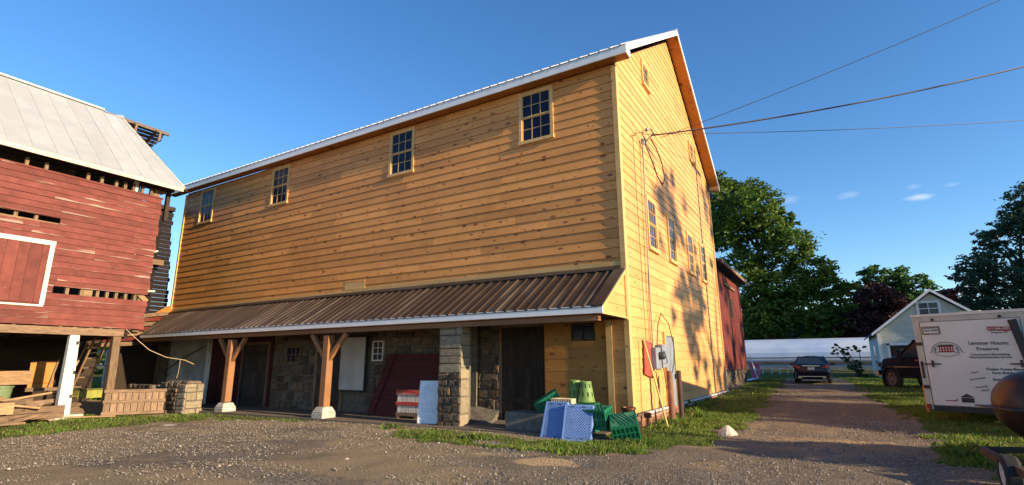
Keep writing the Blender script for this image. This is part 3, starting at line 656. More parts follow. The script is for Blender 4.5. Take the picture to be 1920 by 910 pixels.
# window builder, in the wall's frame (x along, -y out)
pane_cache = {}
def window(ang, pos, w_, h, cols, rows, halves=2, fr=.095, frm='pine_trim', glass='glass', proud=.05, recess=.05):
    F = Matrix.Translation(pos) @ Matrix.Rotation(ang, 4, 'Z')
    mb = MB(); p, q = -proud, recess
    mb.bb((0, p, 0), (fr, q, h)).bb((w_-fr, p, 0), (w_, q, h)).bb((fr, p+.004, h-fr), (w_-fr, q, h)).bb((-.02, p-.03, -.03), (w_+.02, q, fr*.75))
    mb.xf(F); f = put('window', mb, M[frm], barn)
    iw, ih = w_-2*fr, h-fr*1.75; z0 = fr*.75; s = MB(); st = .035
    pw = (iw-st*2)/cols; hh = ih/halves
    for k in range(halves):
        a, b = z0+k*hh, z0+(k+1)*hh; yo = (0 if k == 0 else -.02)
        s.bb((fr, yo-.018, a), (fr+st, yo+.018, b)).bb((w_-fr-st, yo-.018, a), (w_-fr, yo+.018, b)).bb((fr+st, yo-.016, a), (w_-fr-st, yo+.016, a+st)).bb((fr+st, yo-.016, b-st), (w_-fr-st, yo+.016, b))
        for c in range(1, cols): x = fr+st+pw*c; s.bb((x-.01, yo-.012, a+st), (x+.01, yo+.01, b-st))
        rr = rows//halves; ph = (hh-2*st)/rr
        for r in range(1, rr): z = a+st+ph*r; s.bb((fr+st, yo-.010, z-.01), (w_-fr-st, yo+.008, z+.01))
    s.xf(F); put('sash', s, M['pine_trim'] if frm == 'pine_trim' else M['white_paint'], f)
    for k in range(halves):
        rr = rows//halves; ph = (hh-2*st)/rr
        key = (round(pw, 3), round(ph, 3), glass)
        if key not in pane_cache: pane_cache[key] = MB().bb((-pw/2+.008, -.003, -ph/2+.008), (pw/2-.008, .003, ph/2-.008)).mesh('pane', M[glass])
        for r in range(rr):
            for c in range(cols):
                wm = F @ Matrix.Translation((fr+st+pw*(c+.5), (0 if k == 0 else -.02), z0+k*hh+st+ph*(r+.5))) @ Matrix.Rotation(random.uniform(-.01, .01), 4, 'X')
                lm = W[f.name].inverted() @ wm; inst('pane', pane_cache[key], f, lm.to_translation(), lm.to_euler())
    return f
for x, z in FW: window(0, (x, 0, z), 1.17, 1.69, 3, 4)
for y, z in GW: window(pi/2, (-.03, y, z), .99, 1.67, 3, 4, glass='glass_lit')
window(pi/2, (-.03, 2.66, 10.54), .8, .88, 2, 3, 1, glass='glass_lit')
window(pi/2, (-.03, 9.25, 10.14), .8, .9, 2, 3, 1, glass='glass_lit')
# trim
def cb(mb, name='corner_board', m='pine_trim', **k): return bevel(put(name, mb, M[m], barn, **k), .004, 1)
cb(MB().bb((-.13, -.06, ZS), (.012, .02, ZE+.02))); cb(MB().bb((-.1, .021, ZS), (.012, .12, ZE+.05)))
cb(MB().bb((-LB-.02, -.06, ZP), (-LB+.1, .05, ZE))); cb(MB().bb((-.1, WB-.1, ZS), (.014, WB+.02, ZE)))
cb(MB().bb((-10.0, -.045, ZP+.02), (-.14, -.033, ZP+.165)), 'trim_board'); cb(MB().bb((-LB+.1, -.045, ZP+.02), (-10.06, -.033, ZP+.12)), 'trim_board')
put('skirt_flashing', MB().bb((-.06, 1.05, .24), (.05, 3.0, .355)).bb((-.06, 4.35, .24), (.05, WB+.06, .355)), M['white_metal'], barn)
# brick and block foundation under the gable
fo = put('foundation', MB().bb((-.14, -.06, -.2), (-.04, WB, .345)), M['mortar'], barn)
bk = MB().bb((0, -.05, 0), (.19, 0, .058)).mesh('brick', mat('foundation brick', (.30, .15, .09), (.22, .11, .07), 7, rough=.9, bmp=.5, rnd=.25))
for r in range(5):
    y = -.05-(r % 2)*.1
    while y < WB-.2:
        inst('brick', bk, fo, (-.04+.045, max(y, -.05), -.02+r*.068), (0, 0, pi/2)); y += .2
# eaves, soffits, fascias
yf = -.38; zr = 14.47; XR = .45; XL = -LB-1.15
put('soffit', MB().bb((XL, yf+.03, 9.86), (XR-.03, 0.0, 9.89)), M['soffit'], barn)
put('fascia', MB().bb((XL, yf-.012, 9.84), (XR, yf+.028, 10.07)), M['white_metal'], barn)
put('fascia', MB().bb((XL, WB-yf-.03, 9.84), (XR, WB-yf+.01, 10.07)), M['white_metal'], barn)
put('eave_return', MB().bb((XR-.03, yf+.03, 9.845), (XR, -.02, 10.05)), M['white_metal'], barn)
put('eave_return', MB().bb((.02, WB+.0, 9.83), (XR-.03, WB+.36, 10.02)).bb((XR-.03, WB+.02, 9.845), (XR, WB+.35, 10.05)), M['pine_trim'], barn)
def rake(y0, z0, y1, z1, dz0, dz1, xa, xb): return MB().prism([(y0, z0+dz0), (y1, z1+dz0), (y1, z1+dz1), (y0, z0+dz1)], xa, xb, 'x')
for a, b in ((yf, WB/2), (WB-yf, WB/2)):
    put('rake_board', rake(a, 9.88, b, zr, -.0, .19, XR-.03, XR+.005), M['white_metal'], barn)
    put('soffit', rake(a, 9.88, b, zr, .0, .03, .0, XR-.03), M['soffit'], barn)
for sgn, name in ((1, 'roof'), (-1, 'roof')):
    ya = yf if sgn > 0 else WB-yf
    r = put(name, rake(ya, 9.88, WB/2, zr, .19, .225, XL, XR), M['roof_metal'], barn)
    # ribbed panels
    Ls = math.hypot(WB/2+.38, zr-9.88)+.04; an = math.atan2(zr-9.88, WB/2+.38)
    pw = .9; prof = []
    for k in range(3): b0 = k*.3; prof += [(b0, 0), (b0+.12, 0), (b0+.135, .032), (b0+.165, .032), (b0+.18, 0)]
    prof += [(.9, 0)]
    vs = [(x, -.04, z) for x, z in prof]+[(x, Ls, z) for x, z in prof]; n = len(prof); fs = [(i, i+1, i+1+n, i+n) for i in range(n-1)]
    vs += [(x, -.04, -.01) for x, z in prof]; fs += [(i, i+2*n, i+1+2*n, i+1) for i in range(n-1)]
    if sgn > 0: pm = MB().add(vs, fs).mesh('roof_panel', M['roof_metal'])
    for k in range(26):
        x = XL+k*pw*.9875*(XR-XL)/(26*pw*.9875)
        inst('roof_panel', pm, r, (x if sgn > 0 else x+.888, ya, 9.88+.228), (an, 0, 0) if sgn > 0 else (an, 0, pi), ((XR-XL)/(26*pw), 1, 1))
put('ridge_cap', MB().prism([(WB/2-.22, zr+.10), (WB/2, zr+.29), (WB/2+.22, zr+.10), (WB/2+.22, zr+.085), (WB/2, zr+.27), (WB/2-.22, zr+.085)], XL, XR+.01, 'x'), M['white_metal'], barn)
# pent roof over the forebay
YP = -1.79; ZF = 2.67; pt0 = (0.0, ZP); pt1 = (YP, ZF+.2)
psl = (pt0[1]-pt1[1])/(pt0[0]-pt1[0])
pr = put('pent_roof', MB().add([(-22.2, 0, ZP-.03), (0, 0, ZP-.03), (0, YP, pt1[1]-.03), (-20.7, YP, pt1[1]-.03), (-22.2, 0, ZP-.07), (0, 0, ZP-.07), (0, YP, pt1[1]-.07), (-20.7, YP, pt1[1]-.07)],
    [(0, 3, 2, 1), (4, 5, 6, 7), (0, 1, 5, 4), (1, 2, 6, 5), (2, 3, 7, 6), (3, 0, 4, 7)]), M['soffit'], barn)
npan = 74; pw = 22.2/npan
for k in range(npan):
    x = -22.2+k*pw; lo = YP-.03 if x > -20.75 else YP*(x+.15+22.2)/1.5
    def pz(y): return ZP+psl*y
    R = pw*.0+.02
    cs = [(0, 0), (.10, 0), (.125, .035), (.165, .035), (.19, 0), (pw, 0)]
    vs = [(a, lo, b) for a, b in cs]+[(a, 0, b) for a, b in cs]+[(a, lo, -.012) for a, b in cs]
    vs = [(a, y-lo, pz(y)-pz(lo)+b) for a, y, b in vs]; n = 6
    fs = [(i, i+1, i+1+n, i+n) for i in range(5)]+[(i, i+2*n, i+1+2*n, i+1) for i in range(5)]
    if k == 0 or abs(lo-YP+.03) > 1e-6 or 'pmain' not in globals():
        me = MB().add(vs, fs).mesh('roof_panel', M['brown_metal'])
        if abs(lo-YP+.03) < 1e-6: pmain = me
    else: me = pmain
    inst('roof_panel', me, pr, (x, lo, pz(lo)-.02))
put('flashing', MB().prism([(0, ZP-.02), (-.17, ZP-.02+psl*-.17+.045), (-.17, ZP+psl*-.17+.055), (-.04, ZP+.05), (0, ZP+.05)], -22.1, -.13, 'x'), M['brown_metal'], barn)
put('flashing', MB().prism([(0, ZP+.035), (YP-.02, pt1[1]+.02), (YP-.02, pt1[1]-.03), (0, ZP-.02)], -.28, .008, 'x'), M['brown_metal'], barn)
put('fascia', MB().bb((-20.7, YP-.02, ZF+.015), (.005, YP+.02, ZF+.185)), M['white_metal'], barn)
put('soffit', MB().bb((-20.7, YP+.02, ZF), (-.02, YP+.30, ZF+.03)), M['soffit'], barn)
pe = put('wall', MB().prism([(-.01, ZF+.03), (YP+.03, ZF+.03), (YP+.03, pt1[1]-.08), (-.01, ZP-.1)], -.10, -.055, 'x'), M['pine_gable'], barn, label='small boarded end of the pent roof')
def plim(z): return (max(YP+.03, (z-ZP+.06)/psl), -.13)
clad(pe, (-.055, 0, 0), pi/2, ZF+.04, ZP-.1, .265, plim, [], M['pine_gable'], .022, .012, rng=rng)
cb(MB().bb((-.1, -.13, ZF-.02), (.004, -.062, ZP-.02)), 'trim_board'); cb(MB().prism([(YP+.0, ZF+.0), (-.13, ZF+.0), (-.13, ZF+.035), (YP, ZF+.035)], -.09, .0, 'x'), 'trim_board')
cb(rake(YP+.01, pt1[1]-.05, -.13, ZP-.05+psl*-.13, -.09, .02, -.04, .002), 'rake_board')
put('beam', MB().bb((-20.6, -1.70, 2.53), (-.15, -1.54, 2.655)), M['post_wood'], barn)
# ceiling inside the porch
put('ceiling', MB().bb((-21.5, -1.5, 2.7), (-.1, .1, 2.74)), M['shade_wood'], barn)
# timber posts with knee braces and concrete plinths
def tpost(x, y=-1.62):
    mb = MB().bb((x-.12, y-.12, .3), (x+.12, y+.12, 2.46)); p = bevel(put('post', mb, M['post_wood'], barn), .012, 1)
    z0 = float(gz(x, y))-.05
    pl = MB().box((x, y, z0+.12), (.5, .5, .30)).loft([[(x+a*.25, y+b*.25, z0+.27) for a, b in ((-1, -1), (1, -1), (1, 1), (-1, 1))], [(x+a*.17, y+b*.17, z0+.43) for a, b in ((-1, -1), (1, -1), (1, 1), (-1, 1))]])
    bevel(put('plinth', pl, M['concrete'], p), .025, 2)
    for s in (-1, 1):
        put('brace', MB().beam((x+s*.06, y, 1.72), (x+s*.78, y, 2.50), .11, .13), M['post_wood'], p)
for x in (-14.26, -9.14): tpost(x)
# short returns right of the opening
put('trim_board', MB().bb((-.62, -.05, .2), (-.46, .05, 2.67)), M['pine_trim'], barn)
lw = put('wall', MB().bb((-.46, .02, .1), (-.12, .1, 2.68)), M['pine_front'], barn, label='narrow strip of siding beside the forebay opening')
clad(lw, (0, 0.0, 0), 0, .3, 2.66, .265, lambda z: (-.455, -.135), [], M['pine_front'], .02, .01, rng=rng)
iw = put('wall', MB().bb((-2.45, .06, .1), (-.62, .24, 2.75)), M['plywood'], barn, label='orange board inner wall with a small dark window')
clad(iw, (0, .06, 0), 0, .15, 2.72, .31, lambda z: (-2.43, -.63), [(-1.62, -.98, 2.17, 2.6)], M['plywood'], .016, .014, rng=rng)
def dwin(x0, z0, w_, h, cols, rows, y=.05, frm='old_wood', fr=.05, glass='glass'):
    f = put('window', MB().bb((x0, y-.04, z0), (x0+fr, y+.03, z0+h)).bb((x0+w_-fr, y-.04, z0), (x0+w_, y+.03, z0+h)).bb((x0+fr, y-.035, z0+h-fr), (x0+w_-fr, y+.03, z0+h)).bb((x0+fr, y-.045, z0), (x0+w_-fr, y+.03, z0+fr)), M[frm], barn)
    iw_, ih = (w_-2*fr)/cols, (h-2*fr)/rows; s = MB()
    for c in range(1, cols): s.bb((x0+fr+iw_*c-.012, y-.022, z0+fr), (x0+fr+iw_*c+.012, y+.0, z0+h-fr))
    for r in range(1, rows): s.bb((x0+fr, y-.02, z0+fr+ih*r-.012), (x0+w_-fr, y-.002, z0+fr+ih*r+.012))
    put('sash', s, M[frm], f)
    pm = MB().bb((-iw_/2+.01, -.003, -ih/2+.01), (iw_/2-.01, .003, ih/2-.01)).mesh('pane', M[glass])
    for c in range(cols):
        for r in range(rows): inst('pane', pm, f, (x0+fr+iw_*(c+.5), y+.008, z0+fr+ih*(r+.5)))
dwin(-1.62, 2.16, .66, .46, 2, 2, .052, 'dark_wood')
# stone pier with smooth quoins and its rubble side wall
pier = put('pier', MB().bb((-4.72, -1.60, -.1), (-4.03, -1.16, 2.64)), M['mortar'], barn, label='rubble stone pier holding up the pent roof')
rubble(pier, (0, -1.62, 0), 0, -4.76, -4.0, .0, 1.35, .26, .19, .05, rng=random.Random(31))
rubble(pier, (0, -1.62, 0), 0, -4.76, -4.0, 1.35, 2.64, .75, .33, .018, shapes=QUOIN, rng=random.Random(31))
rubble(pier, (-4.03, 0, 0), pi/2, -1.62, -1.22, .0, 2.64, .5, .42, .012, shapes=QUOIN, rng=random.Random(32))
put('left_face', MB().bb((-4.76, -1.6, 0), (-4.73, -1.18, 2.6)), M['mortar'], pier)
sw3 = put('wall', MB().bb((-5.2, .2, -.1), (-3.9, .28, 2.72)), M['mortar'], barn, label='rubble stone jamb between the pier and the plank door')
rubble(sw3, (0, .2, 0), 0, -5.1, -3.98, .02, 2.7, .44, .27, .05, rng=random.Random(33))
put('floor_ramp', MB().add([(-5.0, .18, .42), (-4.0, .18, .30), (-3.6, -.9, .02), (-5.0, -1.1, .02), (-5.0, .18, 0), (-4.0, .18, 0), (-3.6, -.9, 0), (-5, -1.1, 0)], [(0, 3, 2, 1), (0, 1, 5, 4), (1, 2, 6, 5), (2, 3, 7, 6), (3, 0, 4, 7), (4, 5, 6, 7)]), M['dark_concrete'], barn)
# stone back wall
sw = put('wall', MB().bb((-14.25, .06, -.15), (-4.7, .12, 2.72)), M['mortar'], barn, label='rubble stone back wall under the pent roof')
hs_ = [(-13.5, -12.5, 1.6, 2.3), (-8.95, -8.3, 1.6, 2.4), (-10.35, -9.05, .0, 2.6), (-11.75, -10.1, 0, 2.45)]
rubble(sw, (0, .06, 0), 0, -14.2, -4.95, -.05, 2.7, .50, .30, .055, rng=random.Random(34), holes=hs_)
dwin(-13.4, 1.62, .84, .62, 3, 2, .02, 'old_wood'); dwin(-8.9, 1.68, .5, .66, 2, 3, .02, 'white_paint', .04)
def pdoor(x0, x1, z0, z1, lab, split=None, m='door_grey', yo=0):
    d = put('door', MB().bb((x0, yo+.01, z0), (x1, yo+.055, z1)), M[m], barn, label=lab)
    rg = random.Random(int(-x0*10))
    hz = [] if not split else [(x0, x1, split-.015, split+.015)]
    planks(d, (0, yo+.01, 0), 0, x0+.01, x1-.01, z0, z1, .19, M[m], .022, rg, holes=hz)
    for za, zb in ((z0+.3, z0+.42), (z1-.4, z1-.28)): put('batten', MB().bb((x0+.05, yo-.035, za), (x1-.05, yo-.012, zb)), M['dark_wood'], d)
    put('frame', MB().bb((x0-.1, yo-.02, z0), (x0, yo+.06, z1+.1)).bb((x1, yo-.02, z0), (x1+.1, yo+.06, z1+.1)).bb((x0, yo-.02, z1), (x1, yo+.06, z1+.1)), M['old_wood'], d)
    for za in (z0+.34, z1-.36): put('hinge', MB().bb((x0, yo-.045, za), (x0+.5, yo-.036, za+.035)), M['black_plastic'], d)
pdoor(-3.9, -2.5, .22, 2.6, 'dark plank door, split across the middle, right of the stone pier', 1.45, 'door_dark', .2)
put('door_sill', MB().bb((-3.7, .02, .05), (-2.5, .18, .21)), M['old_wood'], barn)
pdoor(-11.6, -10.35, -.05, 2.3, 'grey weathered plank door behind the second post', 1.2)
pdoor(-16.1, -14.5, -.1, 2.35, 'grey weathered double plank door behind the first post', 1.3)
rw = put('wall', MB().bb((-18.5, .04, -.15), (-14.25, .1, 2.7)), M['red_plank'], barn, label='maroon plank section of the lower wall')
planks(rw, (0, .04, 0), 0, -18.3, -16.25, -.1, 2.68, .22, M['red_plank'], .02, random.Random(3)); planks(rw, (0, .04, 0), 0, -14.4, -14.2, -.1, 2.68, .2, M['red_plank'], .02, random.Random(3))
st = put('wall', MB().bb((-22.2, .02, -.15), (-18.5, .1, 2.7)), M['stucco'], barn, label='whitewashed stucco section of the lower wall')
put('post', MB().bb((-18.62, -.08, -.1), (-18.45, .06, 2.68)), M['white_paint'], barn, label='thin white upright at the edge of the stucco')
put('stone_jamb', MB().bb((-22.25, -.3, -.1), (-21.8, .1, 2.68)), M['stone'], barn)
pnl = put('hanging_panel', MB().bb((-10.28, -.12, .74), (-9.12, -.09, 2.47)), M['panel_white'], barn, label='tall white panel hung on the stone back wall')
put('frame', MB().bb((-10.33, -.11, .68), (-9.07, -.06, 2.52)), M['black_plastic'], pnl)
# gable door
gd = put('door', MB().bb((-.03, 3.2, .2), (.0, 4.15, 2.38)), M['grey_box'], barn, label='tall pale grey metal door in the gable wall')
put('frame', MB().bb((-.05, 3.08, .2), (.035, 3.19, 2.48)).bb((-.05, 4.16, .2), (.035, 4.27, 2.48)).bb((-.05, 3.19, 2.39), (.035, 4.16, 2.48)), M['pine_trim'], gd)
put('latch', MB().bb((0, 4.05, 1.1), (.05, 4.09, 1.25)), M['black_plastic'], gd)
# iron hook hanging on the stucco
tag(put('iron_hook', MB().tube([(-18.9, -.05, 2.35), (-20.5, -.06, 1.85), (-21.5, -.07, 1.45), (-21.75, -.08, 1.38), (-21.78, -.08, 1.15), (-21.6, -.08, 1.07), (-21.45, -.08, 1.15)], .022, 6), M['cable']), 'long black iron rod with a hooked end slung across the white stucco wall', 'hook')

# ---- service entrance on the gable: meter board, cables, conduit
mt = thing('electric_meter', 'grey electric meter box on a red board wired to the gable wall', 'electric meter', (.05, 1.7, 1.4))
put('mount_board', MB().prism([(.95, 1.30), (1.65, 1.18), (1.72, 2.12), (1.05, 2.2)], -.0, .03, 'x'), M['red_metal'], mt)
bevel(put('meter_box', MB().bb((.03, 1.6, 1.42), (.17, 2.08, 2.0)), M['grey_box'], mt), .015, 2)
bevel(put('fuse_box', MB().bb((.03, 2.2, 1.45), (.18, 2.75, 2.1)), M['grey_box'], mt), .015, 2)
put('meter_glass', MB().lathe([(.11, 0), (.11, .07), (.09, .13), (.001, .15)], 16, Matrix.Translation((.19, 1.9, 1.78)) @ Matrix.Rotation(pi/2, 4, 'Y')), M['glass_lit'], mt, smooth=True)
put('conduit', MB().tube([(.06, 1.72, 2.0), (.06, 1.80, 5.0), (.06, 2.0, 8.15)], .026, 8), M['pale_cable'], mt)
put('cable', MB().tube([(.05, 1.15, 2.2), (.05, 1.12, 5), (.05, 1.05, 8.0), (.08, 1.4, 8.35)], .009, 5).tube([(.05, 1.55, 2.1), (.05, 1.66, 3.6), (.05, 1.85, 4.8), (.05, 1.95, 8)], .009, 5), M['cable'], mt)
put('cable', MB().tube([(.12, 1.9, 2.05), (.1, 2.2, 2.65), (.1, 2.6, 3.0), (.12, 3.3, 2.75), (.12, 3.75, 2.1), (.1, 3.7, 1.6), (.1, 3.4, 1.3)], .014, 5).tube([(.12, 2.4, 1.45), (.14, 2.5, .95), (.14, 2.75, .75), (.14, 2.9, 1.0), (.13, 2.7, 1.5)], .012, 5).tube([(.1, 1.7, 1.37), (.1, 1.9, .8), (.1, 1.75, .3)], .014, 5).tube([(.16, 2.0, 1.95), (.2, 2.35, 1.9), (.2, 2.6, 1.6), (.17, 2.2, 1.55)], .01, 5), M['cable'], mt)
# weatherhead loop
wh = thing('service_mast_head', 'tangle of black cable drooping from insulators high on the gable', 'cable', (.1, 2.2, 8.3))
loop = [(.1, 2.05, 8.2), (.18, 2.4, 7.75), (.22, 2.85, 7.3), (.22, 3.4, 7.2), (.22, 3.75, 7.5), (.2, 3.6, 8.0), (.18, 3.1, 8.35), (.15, 2.6, 8.5)]
put('loop', MB().tube(loop, .022, 6).tube([(.14, 2.1, 8.25), (.24, 2.7, 8.7), (.2, 2.5, 8.8)], .02, 6).tube([(.1, 1.1, 8.1), (.16, 1.6, 8.35), (.14, 2.1, 8.2)], .014, 6), M['cable'], wh)
put('insulator', MB().lathe([(.03, 0), (.07, .03), (.05, .07), (.07, .1), (.03, .13)], 12, Matrix.Translation((.03, 2.45, 8.78)) @ Matrix.Rotation(pi/2, 4, 'Y')), M['grey_box'], wh)
put('mast_cap', MB().lathe([(.03, -.1), (.07, 0), (.06, .09), (.001, .12)], 12, Matrix.Translation((.07, 2.0, 8.2))), M['grey_box'], wh)
# overhead wires to a pole outside the picture on the right
POLE = (15.6, 13.6)
def wire(a, b, r, sag, lab):
    a, b = Vector(a), Vector(b); pts = [a.lerp(b, t/14)-Vector((0, 0, sag*4*(t/14)*(1-t/14))) for t in range(15)]
    tag(put('overhead_wire', MB().tube(pts, r, 5), M['cable']), lab, 'wire', 'wires from the gable to the utility pole')

# ---- leaning stick and two pipes
tag(put('wooden_stick', MB().beam((.10, .75, 2.2), (.62, .65, .02), .045, .03), M['pine_trim']), 'long pale wooden stick leaning against the gable wall', 'stick')
pp = put('steel_pipe', MB().lathe([(.001, 1.38), (.055, 1.38), (.075, 1.34), (.085, -.1)], 14, Matrix.Translation((.5, 1.55, 0))), M['rusty_pipe'], smooth=True); tag(pp, 'reddish brown steel pipe bollard, nearer of the two by the meter', 'bollard')
pp = put('steel_pipe', MB().lathe([(.001, 1.38), (.05, 1.38), (.065, 1.35), (.07, -.05)], 14, Matrix.Translation((.55, 2.35, 0))), M['dark_pipe'], smooth=True); tag(pp, 'dark brown steel pipe bollard in front of the grey gable door', 'bollard')
# conical heap
tag(put('sand_heap', MB().lathe([(.001, .19), (.05, .175), (.12, .12), (.2, .03), (.23, -.03)], 12, Matrix.Translation((2.06, .2, .03))), M['sand_white']), 'small pale cone of sand on the edge of the drive', 'sand heap')
# hydrant-like brown valve by the corner
tag(put('yard_valve', MB().tube([(.22, .35, -.05), (.22, .35, .3)], .04, 8).box((.22, .35, .34), (.16, .1, .12)), M['rust']), 'small rusty brown valve at the foot of the gable corner', 'valve')

# ================================================================== CRATES AND PALLETS
def crate(name, lab, loc, rot, d=(.6, .4, .28), m='green_plastic', bottom='dull_green', grp='green plastic crates heaped by the barn corner'):
    t = thing(name, lab, 'crate', loc, 0, grp, rot)
    lx, ly, h = d; tp = .94; mb = MB(); T = .012
    # four walls made of rails and ribs (open slots between them)
    def wallp(x0, y0, x1, y1):
        p, q = Vector((x0, y0, 0)), Vector((x1, y1, 0)); dv = (q-p); ln = dv.length; u = dv.normalized(); n_ = Vector((u.y, -u.x, 0))
        s = MB(); nrib = max(3, int(ln/.09))
        s.box((ln/2, 0, .035), (ln, T, .07)).box((ln/2, 0, h-.03), (ln, T*1.8, .06)).box((ln/2, 0, h*.52), (ln, T, .03))
        for k in range(nrib+1): s.box((ln*k/nrib, 0, h/2), (.022, T*1.4, h))
        R = Matrix((u, n_, Vector((0, 0, 1)))).transposed().to_4x4(); R.translation = p
        s.xf(R); return s
    a, b = lx/2, ly/2
    for (x0, y0, x1, y1) in ((-a, -b, a, -b), (a, -b, a, b), (a, b, -a, b), (-a, b, -a, -b)):
        put('side', wallp(x0, y0, x1, y1), M[m], t, local=True)
    put('liner', MB().bb((-a+.012, -b+.012, .01), (a-.012, b-.012, h-.02)), M['crate_shadow'], t, local=True)
    put('rim', MB().bb((-a-.015, -b-.015, 0), (a+.015, -b, .03)).bb((-a-.015, b, 0), (a+.015, b+.015, .03)).bb((-a-.015, -b, 0), (-a, b, .03)).bb((a, -b, 0), (a+.015, b, .03)), M[m], t, local=True)
    bt = MB().bb((-a+.003, -b+.003, h-.016), (a-.003, b-.003, h-.004))
    put('bottom', bt, M[bottom], t, local=True)
    g = MB()
    for k in range(-3, 5): g.box((k*lx/7-.0, 0, h+.0), (.012, ly*1.12 if abs(k) < 3 else ly*.5, .012), (0, 0, .6))
    g.v = [(min(max(x, -a+.01), a-.01), min(max(y, -b+.01), b-.01), z) for x, y, z in g.v]
    put('bottom_rib', g, M[m], t, local=True)
    return t
crate('plastic_crate', 'green crate tipped on edge at the far right of the heap', (.36, -1.62, .10), (radians(30), radians(-10), radians(16)), (.54, .44, .40))
crate('plastic_crate', 'green crate tilted on its corner at the upper left of the heap', (-1.66, -1.15, .56), (radians(8), radians(-32), radians(22)), (.58, .4, .3))
crate('plastic_crate', 'green crate under the two olive baskets', (-.75, -1.3, .42), (0, 0, .08), (.62, .42, .28))
crate('plastic_crate', 'green crate at the very bottom under the basket stack', (-.78, -1.35, .08), (0, 0, .02), (.62, .44, .32))
crate('plastic_crate', 'green crate just behind the right hand blue pallet', (-.28, -1.62, .24), (radians(14), 0, radians(-6)), (.58, .36, .42))
crate('plastic_crate', 'green crate hidden low behind the left hand blue pallet', (-1.2, -1.4, .05), (0, 0, .05), (.55, .4, .4))
def pallet(lab, bl, br, tl, dpt):
    """flat plastic panel; bl, br, tl are world corners"""
    bl, br, tl = Vector(bl), Vector(br), Vector(tl); u = (br-bl); w_ = u.length; u.normalize(); v = (tl-bl); v -= u*v.dot(u); h = v.length; v.normalize(); n_ = u.cross(v)
    R = Matrix((u, v, n_)).transposed().to_4x4(); R.translation = bl
    t = thing('plastic_pallet', lab, 'pallet', bl, 0, 'blue plastic pallets leaning on the crates', R.to_euler())
    put('frame', MB().bb((0, 0, -dpt), (.035, h, .004)).bb((w_-.035, 0, -dpt), (w_, h, .004)).bb((.035, 0, -dpt), (w_-.035, .035, .003)).bb((.035, h-.035, -dpt), (w_-.035, h, .003)), M['blue_plastic'], t, local=True)
    put('back', MB().bb((.03, .03, -dpt+.005), (w_-.03, h-.03, -dpt+.02)).bb((.03, .03, -.035), (w_-.03, h-.03, -.028)), M['blue_back'], t, local=True)
    g = MB(); st = .045
    for s in (-1, 1):
        k = -h
        while k < w_+h:
            # clip line x = k + s*y
            pts = []
            y0, y1 = .035, h-.035
            xa, xb = (k+y0, k+y1) if s > 0 else (k+h-y0, k+h-y1)
            lo, hi = .035, w_-.035
            def cl(xa, ya, xb, yb):
                t0, t1 = 0, 1; dx = xb-xa
                for q, r in ((-dx, xa-lo), (dx, hi-xa)):
                    if q == 0:
                        if r < 0: return None
                    else:
                        tt = r/q
                        if q < 0: t0 = max(t0, tt)
                        else: t1 = min(t1, tt)
                return (xa+dx*t0, ya+(yb-ya)*t0, xa+dx*t1, ya+(yb-ya)*t1) if t0 < t1-.02 else None
            c = cl(xa, y0, xb, y1)
            if c: g.beam((c[0], c[1], -.008+.001*s), (c[2], c[3], -.008+.001*s), .017, .016)
            k += st*1.35
    put('lattice', g, M['blue_plastic'], t, local=True)
    put('hand_hole', MB().bb((w_*.2, h-.06, .004), (w_*.35, h-.045, .007)).bb((w_*.6, h-.06, .004), (w_*.75, h-.045, .007)).bb((w_*.15, .05, .004), (w_*.3, .065, .007)).bb((w_*.6, .05, .004), (w_*.75, .065, .007)), M['black_plastic'], t, local=True)
pallet('blue lattice pallet on the left, partly in shadow', (-1.46, -2.12, -.02), (-.92, -2.12, -.02), (-1.28, -1.78, .74), .10)
pallet('blue lattice pallet on the right, fully sunlit', (-.90, -2.20, -.02), (-.26, -2.12, -.02), (-.70, -1.85, .70), .10)
def basket(lab, loc, r0, r1, h, tilt=(0, 0, 0), m='lime_plastic'):
    t = thing('basket', lab, 'basket', loc, 0, 'olive baskets upside down on the crates', tilt)
    n = 36; prof = [(r0+.015, 0), (r0+.015, .025), (r0, .03)]+[(r0+(r1-r0)*k/9, .03+(h-.03)*k/9) for k in range(1, 10)]+[(r1*.9, h), (r1*.85, h-.02), (.001, h-.02)]
    def skip(i, k): return (i in (4, 5) and k % 4 == 0) or (i in (8, 9) and k % 4 == 2)
    put('shell', MB().lathe(prof, n, None, skip), M[m], t, local=True)
    put('liner', MB().lathe([(r0-.02, .0), (r1-.02, h-.03), (.001, h-.03)], 24), M['inner_dark'], t, local=True)
basket('darker olive basket at the back left on the crates', (-1.02, -1.15, .74), .165, .125, .46); basket('lighter olive basket at the front right on the crates', (-.70, -1.25, .72), .19, .125, .46, (0, 0, .4))
tr = thing('slatted_tray', 'small cream slatted tray lying behind the left blue pallet', 'tray', (-1.15, -1.5, .70), .0)
s = MB()
for k in range(9): s.box((-.24+k*.06, 0, .05), (.035, .3, .10))
put('slats', s.box((0, 0, .0), (.56, .32, .02)), M['cream_plastic'], tr, local=True)
tag(put('plant_pot', MB().lathe([(.12, 0), (.15, .24), (.17, .25), (.17, .3), (.145, .3), (.12, .1)], 16, Matrix.Translation((.12, -.75, .30))).bb((-.1, -.95, .0), (.34, -.55, .3)), M['rust']), 'rusty brown pot behind the rightmost green crate', 'pot')
# mounting block
bevel(tag(put('stone_step', MB().bb((-2.75, -1.5, -.05), (-1.5, -.85, .44)), M['dark_concrete']), 'long dark concrete block step in front of the plank door', 'step'), .03, 2)
